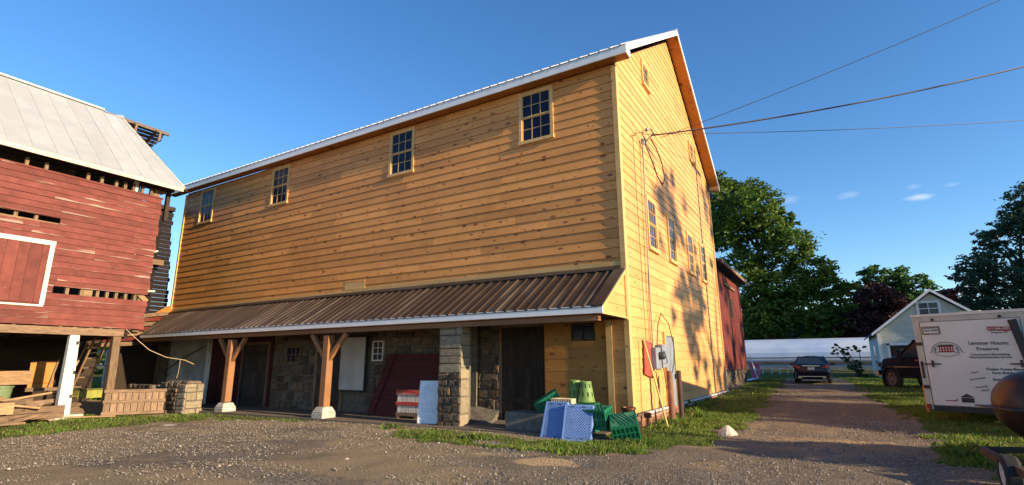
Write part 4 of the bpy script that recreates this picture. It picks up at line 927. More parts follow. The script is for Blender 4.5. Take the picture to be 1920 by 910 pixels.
# whiteboard
wb = thing('whiteboard', 'whiteboard with blue and red handwriting leaning on the stone pier', 'whiteboard', (-5.05, -1.35, 0))
R = Matrix.Translation((-5.42, -1.62, .05)) @ Matrix.Rotation(radians(17), 4, 'Z') @ Matrix.Rotation(radians(-7), 4, 'X')
b_ = MB().bb((0, 0, 0), (.56, .012, 1.08)); b_.xf(R); put('writing_surface', b_, M['board_white'], wb)
b_ = MB().bb((-.015, -.008, -.01), (0, .018, 1.095)).bb((.56, -.008, -.01), (.575, .018, 1.095)).bb((0, -.008, 1.08), (.56, .018, 1.095)).bb((0, -.008, -.012), (.56, .018, 0)); b_.xf(R); put('edge_frame', b_, M['alu'], wb)
def scribble(x, z, ln, amp, rng_):
    s = MB(); n = int(ln/.008); pts = []
    for k in range(n):
        if rng_.random() < .10: 
            if len(pts) > 2: s.tube(pts, .0032, 3)
            pts = []; continue
        pts.append((x+k*.008, -.002, z+amp*sin(k*1.9+rng_.random()*2)*rng_.uniform(.4, 1)))
    if len(pts) > 2: s.tube(pts, .0032, 3)
    return s
rg = random.Random(3); z = 1.02
rows = [(.16, .3, .014, 'ink_blue')]+[(.05, rg.uniform(.3, .48), .008, 'ink_blue') for _ in range(3)]+[(.05, rg.uniform(.15, .22), .008, 'ink_blue') for _ in range(4)]+[(.2, .2, .009, 'ink_red')]+[(.05, rg.uniform(.35, .48), .008, 'ink_red' if k % 3 == 1 else 'ink_blue') for k in range(6)]+[(.15, .22, .01, 'ink_blue')]+[(.04, rg.uniform(.3, .45), .008, 'ink_blue') for _ in range(4)]
inkm = {'ink_blue': MB(), 'ink_red': MB()}
for i, (x, ln, am, mm) in enumerate(rows):
    z -= .048 if i not in (8, 15) else .075
    s = scribble(x, z, ln, am, rg); inkm[mm].add(s.v, s.f)
for k, mb in inkm.items(): mb.xf(R); put('handwriting', mb, M[k], wb, fix=False)
# red and white slatted crate
rc = thing('slatted_bin', 'wooden bin with white upright slats and two red rails beside the whiteboard', 'bin', (-6.25, -.75, .05), .05)
for k in range(8): put('slat', MB().bb((-.68+k*.17, -.02, .12), (-.68+k*.17+.155, .0, .70)), M['crate_white'], rc, local=True)
for k in range(6): put('slat', MB().bb((.68, .03+k*.17, .12), (.70, .03+k*.17+.155, .70)), M['crate_white'], rc, local=True)
for z in (.40, .74): put('rail', MB().bb((-.72, -.05, z-(.05 if z < .5 else .09)), (.72, -.022, z+.05)).bb((.702, -.05, z-(.05 if z < .5 else .09)), (.73, 1.05, z+.05)), M['crate_red'], rc, local=True)
put('base', MB().bb((-.72, -.04, .05), (.72, 1.05, .15)).bb((-.7, -.04, -.05), (-.6, 1, .05)).bb((-.05, -.04, -.05), (.05, 1, .05)).bb((.6, -.04, -.05), (.7, 1, .05)), M['old_wood_h'], rc, local=True)
put('contents', MB().box((0, .5, .68), (1.2, .8, .12), (.05, .08, 0)).bb((-.66, .01, .15), (.66, 1.0, .6)), M['panel_white'], rc, local=True)
# maroon sheet leaning on the wall
ms = thing('maroon_boarding', 'large maroon boarded panel leaning on the stone wall', 'panel', (-7.3, -.3, .03))
for k in range(9):
    z0, z1 = .04+k*.207, .04+k*.207+.2; xl = lambda z: -8.5+z*.26; yy = lambda z: -.5+z*.19
    put('plank', MB().add([(xl(z0), yy(z0), z0), (-5.2, yy(z0), z0), (-5.2, yy(z1), z1), (xl(z1), yy(z1), z1), (xl(z0), yy(z0)+.03, z0), (-5.2, yy(z0)+.03, z0), (-5.2, yy(z1)+.03, z1), (xl(z1), yy(z1)+.03, z1)],
        [(0, 1, 2, 3), (4, 7, 6, 5), (0, 4, 5, 1), (3, 2, 6, 7), (0, 3, 7, 4), (1, 5, 6, 2)]), M['red_plank'], ms)
put('batten', MB().beam((-8.2, -.52, .1), (-7.7, -.17, 1.85), .06, .03), M['red_plank'], ms)

# ================================================================== RED BARN (left)
RX = -17.06
rb = thing('red_barn', 'weathered red barn on posts with a pale tin roof at the left', 'barn', (-20, -8, -.1))
fwl = put('wall', MB().bb((RX-.12, -13, 2.86), (RX-.10, -12.9, 7.8)), M['old_wood'], rb, label='red board facade with missing boards')
clad(fwl, (RX, 0, 0), pi/2, 2.84, 7.84, .205, lambda z: (-12.5, -3.36+.03*sin(z*9)), [(-7.95-.6, -6.45, 3.5, 5.42), (-12.5, -6.30, 6.10, 6.30), (-6.15, -3.2, 3.88, 4.09), (-12, -7.2, 5.9, 5.92)], M['red_board'], .034, .010, 3.3, 1.1, gap=.004, rng=random.Random(8), sag=.006)
ip = MB().bb((RX+.0, -6.7, 6.10), (RX+.02, -6.3, 6.13)); put('board', MB().bb((RX-.03, -12, 6.08), (RX-.005, -6.3, 6.14)), M['lumber'], fwl)
# studs, seen through the gaps
for y in (-12, -11, -10, -9.0, -8.2, -7.4, -6.9, -5.75, -5.35, -4.9, -4.62, -4.34, -4.05, -3.75):
    put('stud', MB().bb((RX-.16, y-.045, 2.8), (RX-.035, y+.045, 8.1)), M['old_wood'], rb)
put('stud', MB().bb((RX-.17, -5.3, 3.7), (RX-.04, -5.05, 4.3)), M['lumber'], rb)
put('brace', MB().beam((RX-.12, -4.15, 4.6), (RX-.06, -3.35, 3.85), .16, .05, (1, 0, 0)), M['lumber'], rb)
put('brace', MB().beam((RX-.2, -4.3, 7.6), (RX-.25, -2.9, 8.3), .14, .12, (1, 0, 0)), M['old_wood'], rb)
put('corner_post', MB().bb((RX-.3, -3.62, 2.75), (RX-.13, -3.42, 8.15)), M['old_wood'], rb); put('corner_post', MB().bb((RX-.2, -4.35, 7.7), (RX-.06, -4.2, 8.25)), M['white_paint'], rb)
put('corner_post', MB().bb((RX-.3, -3.15, 7.0), (RX-.15, -3.02, 8.3)), M['dark_wood'], rb)
put('plate_beam', MB().bb((RX-.35, -13, 8.15), (RX-.1, -3.0, 8.30)), M['dark_wood'], rb)
put('sill_beam', MB().bb((RX-.24, -13, 2.56), (RX+.02, -3.94, 2.80)), M['old_wood_h'], rb)
dk = put('deck', MB().bb((-25, -13, 2.7), (RX-.25, -3.4, 2.80)), M['shade_wood'], rb)
put('back_wall', MB().bb((-25.1, -13, 2.8), (-25, -3.2, 8.3)), M['shade_wood'], rb)
for k in range(12): put('joist', MB().bb((-25, -12.6+k*.8, 2.5), (RX-.26, -12.5+k*.8, 2.69)), M['shade_wood'], rb)
put('partition', MB().prism([(-25, 2.8), (RX-.3, 2.8), (RX-.3, 8.15), (-21.3, 11.9), (-25, 8.6)], -4.1, -4.05, 'y'), M['shade_wood'], rb)
# door with white trim
dr = put('door', MB().bb((RX-.0, -8.5, 3.5), (RX+.015, -6.42, 5.4)), M['red_board'], rb, label='red loft door framed with white boards')
planks(dr, (RX+.015, 0, 0), pi/2, -8.45, -6.5, 3.52, 5.38, .3, M['red_board'], .02, random.Random(5), name='door_board')
put('trim', MB().bb((RX+.0, -8.6, 5.38), (RX+.055, -6.30, 5.52)), M['white_paint'], dr); put('trim', MB().bb((RX, -6.43, 3.45), (RX+.05, -6.31, 5.378)), M['white_paint'], dr); put('trim', MB().bb((RX, -8.6, 3.40), (RX+.055, -6.33, 3.455)), M['white_paint'], dr)
# roof: front slope, rear slope whose bare laths stick out beyond it
EX, EZ, GX, GZ = -16.62, 8.30, -21.3, 12.20
def rp(t, y, up=0): return (EX+(GX-EX)*t, y, EZ+(GZ-EZ)*t+up)
yE, yG = -2.88, -3.62
deck = MB().add([rp(0, -13), rp(0, yE), rp(1, yG), rp(1, -13), rp(0, -13, -.03), rp(0, yE, -.03), rp(1, yG, -.03), rp(1, -13, -.03)], [(0, 1, 2, 3), (4, 7, 6, 5), (0, 4, 5, 1), (1, 5, 6, 2), (2, 6, 7, 3), (3, 7, 4, 0)])
rf = put('roof', deck, M['old_tin'], rb, label='pale chalky tin roof slope')
y = -13.0; k = 0
while y < yE-.02:
    y2 = min(y+.62, yE)
    def yr(yy, t): return yy if yy < yG-.3 else yy+(yG-yE)*t*((yy-(yG-.3))/(yE-(yG-.3)))
    pn = MB(); up = .012
    for (a, b, h_) in ((y, y2-.03, 0), (y2-.03, y2, .018)):
        pn.add([rp(0, a, up), rp(0, b, up), rp(1, yr(b, 1), up), rp(1, yr(a, 1), up), rp(0, a, up+.008+h_), rp(0, b, up+.008+h_), rp(1, yr(b, 1), up+.008+h_), rp(1, yr(a, 1), up+.008+h_)], [(4, 5, 6, 7), (0, 4, 5, 1), (1, 5, 6, 2), (2, 6, 7, 3), (3, 7, 4, 0)])
    put('tin_sheet', pn, M['old_tin'], rf); y = y2
put('ridge_cap', MB().beam((GX, -13, GZ+.05), (GX, -4.3, GZ+.05), .28, .05), M['white_metal'], rb)
put('ridge_cap', MB().add([(GX+.15, -4.3, GZ-.05), (GX, -4.3, GZ+.07), (GX+.12, -3.9, GZ-.08), (GX, -3.9, GZ+.02), (GX+.2, -3.55, GZ-.1), (GX, -3.55, GZ+.12)], [(0, 2, 3, 1), (2, 4, 5, 3)]), M['old_tin'], rb, fix=False)
put('fascia', MB().bb((EX-.05, -13, EZ-.16), (EX+.01, yE, EZ-.02)), M['tin_edge'], rb)
put('verge', MB().beam(rp(0, yE+.03, -.02), rp(1, yG+.03, -.02), .06, .10), M['tin_edge'], rb)
put('verge', MB().beam(rp(0, yE+.10, -.10), rp(.62, yE+.1-(.74*.62)+.05, -.07), .14, .05), M['dark_wood'], rb)
for k in range(14):
    yy = -12.6+k*.7; put('rafter', MB().beam(rp(0.02, min(yy, -3.6), -.12), rp(1, min(yy, -3.6), -.12), .06, .14), M['shade_wood'], rb)
rs2 = put('roof', MB().add([(GX, -13, GZ), (GX, -3.5, GZ), (-26, -3.5, 8.3), (-26, -13, 8.3), (GX, -13, GZ-.06), (GX, -3.5, GZ-.06), (-26, -3.5, 8.24), (-26, -13, 8.24)], [(0, 1, 2, 3), (4, 7, 6, 5), (0, 4, 5, 1), (1, 5, 6, 2), (2, 6, 7, 3), (3, 7, 4, 0)]), M['old_wood'], rb, label='rear roof slope ending in bare laths')
for k in range(12):
    t = k/11.; x = GX-.10-t*2.5; z = GZ-.05-(.10+t*2.5)*.40; ye = -1.72-t*.10+random.uniform(-.12, .05)
    put('lath', MB().beam((x, -3.6, z), (x, ye, z), .19, .025, (-.37, 0, .93)), M['grey_lath'], rs2)
for y in (-3.1, -2.2): put('rafter', MB().beam((GX+.1, y, GZ-.12), (GX-2.3, y, GZ-1.08), .09, .1), M['dark_wood'], rb)
put('ridge_beam', MB().bb((GX-.06, -4.2, GZ-.12), (GX+.05, -1.62, GZ+.02)), M['grey_lath'], rb)
for y in (-3.0, -2.0): put('collar', MB().beam((GX+.02, y, GZ-.1), (GX-.06, y, GZ-.5), .09, .09), M['old_wood'], rb)
# posts below
wp = MB().loft([[(RX-.28+a, -5.45+b, -.12) for a, b in ((0, 0), (.30, 0), (.30, .36), (0, .36))], [(RX-.22+a, -5.45+b, 2.56) for a, b in ((0, 0), (.22, 0), (.22, .26), (0, .26))]])
bevel(put('post', wp, M['white_paint'], rb, label='thick white painted post under the red barn'), .02, 1)
put('iron_pin', MB().bb((RX+.0, -5.27, 2.25), (RX+.04, -5.21, 2.36)).bb((RX+.0, -5.22, 1.3), (RX+.04, -5.16, 1.41)).bb((RX+.0, -5.2, .55), (RX+.04, -5.14, .66)), M['black_plastic'], rb)
bp = MB().loft([[(RX-.28+a, -4.17+b, -.12) for a, b in ((0, 0), (.28, 0), (.28, .24), (0, .24))], [(RX-.26+a, -4.22+b, 2.56) for a, b in ((0, 0), (.24, 0), (.24, .24), (0, .24))]])
bevel(put('post', bp, M['old_wood'], rb, label='brown oak post at the end of the red barn beam'), .012, 1)
put('post', MB().bb((RX-.3, -8.9, -.1), (RX-.05, -8.65, 2.56)), M['old_wood'], rb); put('post', MB().bb((-19.6, -7.3, -.1), (-19.35, -7.05, 2.6)), M['shade_wood'], rb)
put('footing', MB().bb((RX-.45, -5.7, -.15), (RX+.2, -4.8, .04)), M['concrete'], rb)
# lower back wall of the open undercroft
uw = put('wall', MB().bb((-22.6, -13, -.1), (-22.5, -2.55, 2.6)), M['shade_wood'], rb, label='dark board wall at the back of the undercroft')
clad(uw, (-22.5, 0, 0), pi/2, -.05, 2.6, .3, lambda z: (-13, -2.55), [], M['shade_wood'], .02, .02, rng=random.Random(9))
uw2 = put('wall', MB().bb((-22.6, -1.75, -.1), (-22.5, .0, 2.7)), M['shade_wood'], rb, label='dark wall beside the ladder')
# ruined wing between the two barns
wg = thing('ruined_wing', 'dark ruined board wing with jagged edge standing between the two barns', 'ruined wall', (-22.6, -1.5, 0))
wgw = put('wall', MB().bb((-23.0, -3.6, 2.6), (-22.95, -.6, 9.0)), M['shade_wood'], wg)
rg = random.Random(14)
z = 2.7
while z < 9.05:
    put('board', MB().bb((-22.95, -3.6, z), (-22.92, .18-.4*(z-4)/5+rg.uniform(-.05, .05), z+.19)), M['wing_wood'], wgw); z += .2
put('stud', MB().bb((-22.5, -1.6, 4.0), (-22.38, -1.44, 6.3)), M['lumber'], wg); put('stud', MB().bb((-22.5, -1.35, 6.3), (-22.38, -1.2, 8.0)), M['old_wood'], wg)
put('beam', MB().bb((-22.6, -2.4, 6.15), (-22.35, -.55, 6.4)), M['old_wood_h'], wg); put('top_beam', MB().bb((-23.1, -1.5, 8.95), (-22.7, -.2, 9.15)), M['dark_wood'], wg)
put('rail', MB().beam((-22.4, -2.3, 4.72), (-22.4, -.72, 4.92), .04, .07), M['white_paint'], wg); put('rail', MB().beam((-22.4, -1.8, 6.5), (-22.4, -.85, 6.8), .04, .07), M['white_paint'], wg)
for k in range(7):
    z = 2.35+k*.22; put('board', MB().beam((-20.8-.15*k, -3.35+.3*k, z), (-22.1, -.15+.0*k, z+.25), .06, .16), M['red_dark'] if k % 2 else M['old_wood_h'], wg)
put('board', MB().beam((-22.5, -.5, 3.75), (-22.05, -.1, 4.15), .14, .3), M['soffit'], wg)
# rope
tag(put('rope', MB().tube([(RX+.02, -3.9, 2.82), (-16.9, -3.6, 2.5), (-16.7, -3.2, 2.1), (-16.5, -2.7, 1.85), (-16.2, -2.2, 1.75), (-16.1, -1.9, 1.6)], .012, 6).tube([(-16.3, -2.3, 1.78), (-16.32, -2.3, 1.3), (-16.35, -2.32, 1.1)], .009, 5), M['rope']), 'tan rope sagging from the red barn beam towards the porch', 'rope')
# ladder
ld = thing('ladder', 'old wooden ladder leaning up under the red barn floor', 'ladder', (-18.9, -3.9, -.1))
A, B = Vector((-18.3, -3.86, 2.62)), Vector((-20.05, -3.86, -.08)); off = Vector((0, -.42, 0))
dv = (A-B)
for k in (0, 1): put('rail', MB().beam(B+off*k, A+off*k, .05, .08), M['lumber'], ld)
for k in range(8): p = B+dv*(.08+k*.125); put('rung', MB().beam(p-off*.08, p+off*1.08, .09, .035), M['old_wood_h'], ld)
tag(put('leaning_plank', MB().beam((-20.0, -4.3, .9), (-19.9, -3.9, 2.4), .12, .05), M['lumber']), 'short board standing behind the ladder', 'plank')
# dirt mound and block pieces in the undercroft
tag(put('soil_mound', MB().lathe([(.001, .42), (.5, .36), (1.1, .16), (1.5, -.05)], 14, Matrix.Translation((-19.6, -3.6, -.1))), mat('loose brown soil', (.30, .20, .12), (.2, .13, .08), 4, rough=.95, bmp=.8, bd=.05)), 'mound of loose brown soil at the foot of the ladder', 'soil mound')
tag(put('yellow_green_block', MB().box((-19.9, -3.5, .55), (.5, 1.1, .28), (0, .1, .1)), mat('mossy plank', (.33, .33, .07), (.2, .2, .05), 5, rough=.9)), 'mossy yellow green timber lying behind the ladder', 'timber')
# boxes and lumber on the left
tag(bevel(put('green_bin', MB().lathe([(.23, 0), (.28, .62), (.31, .63), (.31, .68), (.27, .68), (.26, .6)], 20, Matrix.Translation((-19.0, -6.35, .25))), M['bin_green'], smooth=False), .005, 1), 'pale green round bin standing behind the lumber pile', 'bin')
tag(put('wooden_chest', MB().bb((-20.1, -6.9, .95), (-19.6, -5.45, 1.4)), M['lumber']), 'long pale wooden box behind the green bin', 'box')
tag(put('wooden_chest', MB().bb((-19.3, -7.7, 1.75), (-18.8, -6.75, 2.05)), M['lumber']), 'wooden box end lit by sun at the far left under the barn', 'box')
op = thing('plywood_panel', 'orange plywood panel leaning at the back of the undercroft', 'panel', (-20.4, -4.9, .4))
put('sheet', MB().box((-20.2, -5.0, 1.25), (.04, .72, .95), (.06, .1, 0)), M['plywood'], op); put('batten', MB().beam((-20.12, -4.78, .7), (-20.1, -4.62, 1.8), .07, .05), M['old_wood'], op)
put('foot_board', MB().box((-20.0, -5.0, .75), (.1, .9, .12)), M['old_wood_h'], op)
tag(put('tarp_heap', MB().lathe([(.001, .3), (.4, .25), (.6, .1), (.7, 0)], 12, Matrix.Translation((-18.4, -6.9, .35))), M['dark_concrete']), 'dark grey heap in front of the green bin', 'heap')
def plank_(lab, p, q, wd, ht, m='lumber'):
    o = thing('timber', lab, 'timber', p, 0, 'salvaged timbers piled under the red barn')
    put('stick', MB().beam(p, q, wd, ht), M[m], o)
TL = [('big squared beam at the far left with a sunlit sawn end', (-16.6, -8.4, .34), (-16.35, -6.75, .38), .36, .32, 'lumber'),
 ('short board sloping behind the squared beam', (-17.2, -7.3, .55), (-16.7, -6.0, .32), .22, .06, 'lumber'),
 ('long thin pole across the top of the pile', (-18.0, -6.9, .45), (-17.8, -5.2, .75), .08, .06, 'lumber'),
 ('grey split beam under the squared beam', (-16.3, -8.2, .05), (-16.4, -5.8, .12), .30, .16, 'old_wood_h'),
 ('grey board end nearest the white post', (-17.0, -6.9, .12), (-16.8, -5.35, .18), .08, .36, 'old_wood_h'),
 ('wide dark board lying at the bottom of the pile', (-15.8, -8.3, -.02), (-15.9, -6.6, -.02), .35, .06, 'old_wood_h'),
 ('weathered board crosswise near the bottom', (-16.9, -7.6, .02), (-15.9, -6.7, .0), .18, .06, 'old_wood_h'),
 ('broad pale board at the back of the pile', (-18.6, -6.4, .35), (-17.9, -5.1, .5), .3, .05, 'lumber'),
 ('dark short offcut in the middle of the pile', (-17.3, -6.6, .32), (-17.0, -5.7, .25), .14, .1, 'old_wood_h'),
 ('narrow strip of board by the foot of the white post', (-16.9, -5.3, -.03), (-16.2, -4.15, -.05), .10, .04, 'lumber'),
 ('pale board tilted against the back of the white post', (-18.4, -5.6, .1), (-18.0, -5.0, .8), .3, .05, 'lumber')]
for t in TL: plank_(*t)
OFF = [('short dark offcut nearest the grass at the left edge', -16.1, -7.9, .05, .35), ('short dark offcut just right of the sawn beam end', -16.2, -6.5, .03, -.3), ('greyed block lying below the squared beam', -16.5, -7.0, .16, .7), ('pale offcut sticking up behind the squared beam', -17.4, -7.0, .55, -.5),
 ('brown offcut touching the grey board end', -16.9, -6.0, .05, .2), ('thin offcut bridging the middle of the pile', -17.6, -6.4, .42, 1.0), ('thick offcut at the back below the green bin', -18.1, -6.6, .2, .1), ('broken grey offcut beside the white post', -17.9, -5.7, .1, -.7),
 ('splintered offcut on top of the pile', -17.2, -5.9, .36, .5), ('dark rotten beam end under the pile', -17.0, -7.6, .12, .15), ('dark sleeper across the bottom of the pile', -16.6, -6.1, .0, .9)]
for q, (lab, x, a, z, an) in enumerate(OFF):
    rq = random.Random(q); o = thing('timber', lab, 'timber', (x, a, z), 0, 'offcuts in the timber pile'); L_ = rq.uniform(.55, 1.2)
    put('stick', MB().beam((x-L_/2*sin(an), a-L_/2*cos(an), z), (x+L_/2*sin(an), a+L_/2*cos(an), z+rq.uniform(-.05, .14)), rq.uniform(.12, .3), rq.uniform(.07, .16)), M['old_wood_h' if q % 3 else 'lumber'], o)
# weathered bin between the posts and dry stone wall end
cb_ = thing('slatted_bin', 'weathered brown slatted bin behind the brown post', 'bin', (-16.4, -3.55, -.1), 1.05)
rg = random.Random(5)
for k in range(9): put('slat', MB().bb((-.85+k*.19, -.02, .04), (-.85+k*.19+.17, .0, .84)), M['bin_wood'], cb_, local=True)
for z in (.1, .48, .82): put('rail', MB().bb((-.88, -.055, z-.05), (.88, -.022, z+.05)), M['old_wood_h'], cb_, local=True)
for k in range(5): put('slat', MB().bb((-.87, .02+k*.19, .04), (-.85, .02+k*.19+.17, .84)), M['old_wood'], cb_, local=True)
put('rail', MB().bb((-.9, 0, .76), (-.872, .95, .88)), M['old_wood_h'], cb_, local=True)
put('floor', MB().bb((-.84, .01, .0), (.84, .95, .1)).bb((.84, 0, 0), (.87, .95, .84)).bb((-.84, .93, 0), (.84, .95, .84)), M['shade_wood'], cb_, local=True)
dw = thing('dry_stone_wall', 'low stone wall stub with a square dressed end by the white stucco', 'stone wall', (-15.4, -2.2, -.1))
dc = put('wall_core', MB().bb((-17.0, -2.45, -.15), (-15.35, -1.85, .92)), M['mortar'], dw)
rubble(dc, (0, -2.45, 0), 0, -17.05, -15.85, -.1, .98, .26, .13, .09, rng=random.Random(41)); rubble(dc, (0, -2.45, 0), 0, -15.85, -15.3, -.1, .92, .55, .24, .06, shapes=QUOIN, rng=random.Random(42))
rubble(dc, (-15.35, 0, 0), pi/2, -2.47, -1.85, -.1, .92, .6, .24, .06, shapes=QUOIN, rng=random.Random(43))
rubble(dc, (0, -2.2, .93), 0, -17.0, -15.4, 0, .001, rng=random.Random(1))
for k in range(6): inst('capstone', random.choice(STONES), dc, tuple(W[dc.name].inverted() @ Vector((-16.85+k*.27, -2.15, .93))), (-pi/2, 0, random.uniform(-.2, .2)), (.28, .09, .5))
lw2 = thing('dry_stone_wall', 'heap of rubble wall behind the brown post, furthest left of the stonework', 'stone wall', (-18.2, -2.6, -.1))
dc2 = put('wall_core', MB().bb((-19.2, -2.6, -.15), (-17.4, -2.2, .85)), M['mortar'], lw2); rubble(dc2, (0, -2.6, 0), 0, -19.2, -17.4, -.1, .88, .3, .17, .09, rng=random.Random(44))

# ================================================================== SECOND RED BARN behind the gable
r2 = thing('dark_red_barn', 'faded dark red barn with vertical boards right behind the new one', 'barn', (-.2, 17.5, .4))
X2 = -.22
w2 = put('wall', MB().bb((X2-.15, 13.2, 1.2), (X2-.02, 22.0, 6.25)), M['shade_wood'], r2)
planks(w2, (X2-.02, 0, 0), pi/2, 13.25, 22.0, 1.22, 6.2, .27, M['red_dark'], .03, random.Random(6), jag=.04, name='board', holes=[(17.3, 17.7, 1.9, 5.3)])
fd = put('foundation', MB().bb((X2-.2, 13.2, .0), (X2-.08, 22.0, 1.2)), M['mortar'], r2); rubble(fd, (X2-.08, 0, 0), pi/2, 13.3, 22.0, .25, 1.2, .5, .3, .05, rng=random.Random(51))
put('roof', MB().add([(.28, 13.3, 6.28), (.28, 22.6, 6.28), (-6, 22.6, 8.6), (-6, 13.3, 8.6), (.28, 13.3, 6.4), (.28, 22.6, 6.4), (-6, 22.6, 8.72), (-6, 13.3, 8.72)], [(3, 2, 1, 0), (4, 5, 6, 7), (0, 1, 5, 4), (1, 2, 6, 5), (2, 3, 7, 6), (3, 0, 4, 7)]), M['asph'], r2)
put('fascia', MB().bb((.25, 13.3, 6.24), (.30, 22.6, 6.42)), M['old_wood_h'], r2)
put('end_wall', MB().prism([(-12, .3), (X2-.1, .3), (X2-.1, 6.2), (-6, 8.5), (-12, 6.2)], 21.95, 22.0, 'y'), M['red_dark'], r2)
put('door_rail', MB().bb((X2+.02, 16.2, 5.55), (X2+.1, 19.5, 5.68)), M['old_wood_h'], r2)
put('hatch', MB().bb((X2+.0, 17.9, 4.0), (X2+.03, 18.6, 5.0)), M['dark_wood'], r2)

# ================================================================== greenhouse, house, things at the end of the drive
gr = thing('greenhouse', 'long low greenhouse tunnel of milky white plastic behind the car', 'greenhouse', (1, 51, .85))
pts = [(50+3.2*(1-cos(a))-0.0, .85+1.15+2.05*sin(a)) for a in np.linspace(0, pi, 13)]
pts = [(50, .85)]+pts+[(56.4, .85)]
put('plastic_cover', MB().prism(pts, -14, 9.5, 'x'), M['greenhouse'], gr)
put('base_board', MB().bb((-14, 49.93, .75), (9.5, 49.97, 1.72)), mat('grey tunnel skirt', (.22, .25, .28), (.15, .17, .19), 2, rough=.8), gr)
put('rail', MB().bb((-14, 49.88, 1.98), (9.5, 49.92, 2.06)), M['black_plastic'], gr); put('rail', MB().bb((-14, 49.85, 1.5), (9.5, 49.90, 1.62)), M['old_wood_h'], gr)

hx0, hx1, hy0, hy1, hzb, hze, hzp = 6.95, 13.15, 29.6, 39.6, .45, 3.35, 6.0
house = thing('garage_house', 'small pale green clapboard house with white trim and grey gable roof', 'house', (10, 29.6, .45))
hc = (hx0+hx1)/2; hs_l = (hzp-hze)/(hc-hx0+.3)
hw = put('wall', MB().prism([(hx0+.02, hzb), (hx1-.02, hzb), (hx1-.02, hze+.2), (hc, hzp-.15), (hx0+.02, hze+.2)], hy0+.03, hy1, 'y'), M['house_siding'], house, label='front gable wall of the small house')
def hl(z):
    if z < hze+.15: return (hx0+.1, hx1-.1)
    d = (z-hze-.15)/hs_l; return (hx0+.1+d, hx1-.1-d)
clad(hw, (0, hy0, 0), 0, hzb, 5.7, .115, hl, [(7.42, 9.85, .4, 2.75), (9.1, 10.95, 4.35, 5.35)], M['house_siding'], .022, .006, 20, 20, rng=random.Random(4), gap=.003)
hw2 = put('wall', MB().bb((hx0+.0, hy0+.1, hzb), (hx0+.03, hy1, hze)), M['house_side'], house, label='left side wall of the small house')
clad(hw2, (hx0, 0, 0), pi*1.5, hzb, 3.3, .115, lambda z: (-hy1, -hy0-.1), [(-34.2, -32.6, 1.4, 2.7)], M['house_side'], .022, .006, 20, 20, rng=random.Random(4), gap=.003)
put('corner_board', MB().bb((hx0-.03, hy0-.04, hzb), (hx0+.14, hy0+.1, hze+.05)), M['white_metal'], house)
for s, xe in ((-1, hx0-.32), (1, hx1+.32)):
    put('roof', MB().prism([(xe, hze-.05), (hc, hzp+.02), (hc, hzp+.12), (xe, hze+.05)], hy0-.3, hy1+.2, 'y'), M['shingle'], house)
    put('rake_board', MB().prism([(xe, hze-.12), (hc, hzp-.05), (hc, hzp+.13), (xe, hze+.06)], hy0-.34, hy0-.3, 'y'), M['white_metal'], house)
gd2 = put('garage_door', MB().bb((7.5, hy0+.0, hzb), (9.8, hy0+.06, 2.62)), M['shade_wood'], house)
put('frame', MB().bb((7.38, hy0-.05, hzb), (7.52, hy0+.05, 2.75)).bb((9.78, hy0-.05, hzb), (9.92, hy0+.05, 2.75)).bb((7.38, hy0-.05, 2.62), (9.92, hy0+.05, 2.78)), M['white_metal'], gd2)
put('inner_window', MB().bb((7.9, hy0-.01, 1.7), (8.6, hy0+.0, 2.4)), M['glass_lit'], gd2); put('muntin', MB().bb((8.22, hy0-.03, 1.7), (8.27, hy0-.01, 2.4)).bb((7.9, hy0-.03, 2.03), (8.6, hy0-.012, 2.07)), M['lumber'], gd2)
def hwin(x0, z0, w_, h):
    f = put('window', MB().bb((x0, hy0-.06, z0), (x0+.14, hy0+.02, z0+h)).bb((x0+w_-.14, hy0-.06, z0), (x0+w_, hy0+.02, z0+h)).bb((x0+.14, hy0-.06, z0+h-.12), (x0+w_-.14, hy0+.02, z0+h)).bb((x0+.14, hy0-.06, z0), (x0+w_-.14, hy0+.02, z0+.1)), M['white_metal'], house)
    put('pane', MB().bb((x0+.14, hy0-.01, z0+.1), (x0+w_-.14, hy0+.0, z0+h-.12)), M['glass_lit'], f)
    put('sash', MB().bb((x0+w_/2-.02, hy0-.035, z0+.1), (x0+w_/2+.02, hy0-.012, z0+h-.12)).bb((x0+.14, hy0-.037, z0+h*.5-.025), (x0+w_-.14, hy0-.013, z0+h*.5+.025)), M['white_metal'], f)
hwin(9.25, 4.42, 1.25, .95)
f = put('window', MB().bb((hx0-.05, 32.6, 1.35), (hx0+.02, 34.2, 2.75)), M['white_metal'], house); put('pane', MB().bb((hx0-.06, 32.7, 1.45), (hx0-.052, 33.35, 2.65)).bb((hx0-.06, 33.45, 1.45), (hx0-.052, 34.1, 2.65)), M['glass_lit'], f)
put('lamp', MB().box((12.0, hy0-.1, 4.4), (.12, .2, .2)), M['black_plastic'], house)

# ---- vehicles
def vring(x, zb, zt, wb_, wt, bul=.0):
    zm = zb+(zt-zb)*.5
    return [(x, -wb_, zb), (x, -max(wb_, wt)-bul, zm), (x, -wt, zt-.04), (x, -wt+.12, zt), (x, 0, zt+.02), (x, wt-.12, zt), (x, wt, zt-.04), (x, max(wb_, wt)+bul, zm), (x, wb_, zb), (x, 0, zb)]
car = thing('parked_car', 'dark blue sedan parked at the end of the drive, seen from behind', 'car', (3.18, 20.4, .455), pi/2)
S = [(.0, .38, .86, .70, .64), (.05, .30, .98, .80, .76), (.25, .24, 1.04, .88, .82), (.8, .2, 1.05, .92, .84), (1.8, .2, 1.0, .93, .86), (3.2, .2, .97, .93, .86), (3.9, .2, .93, .91, .82), (4.5, .24, .82, .85, .74), (4.75, .34, .66, .74, .62)]
put('body', MB().loft([vring(*s, .01) for s in S]), M['car_paint'], car, local=True, smooth=True)
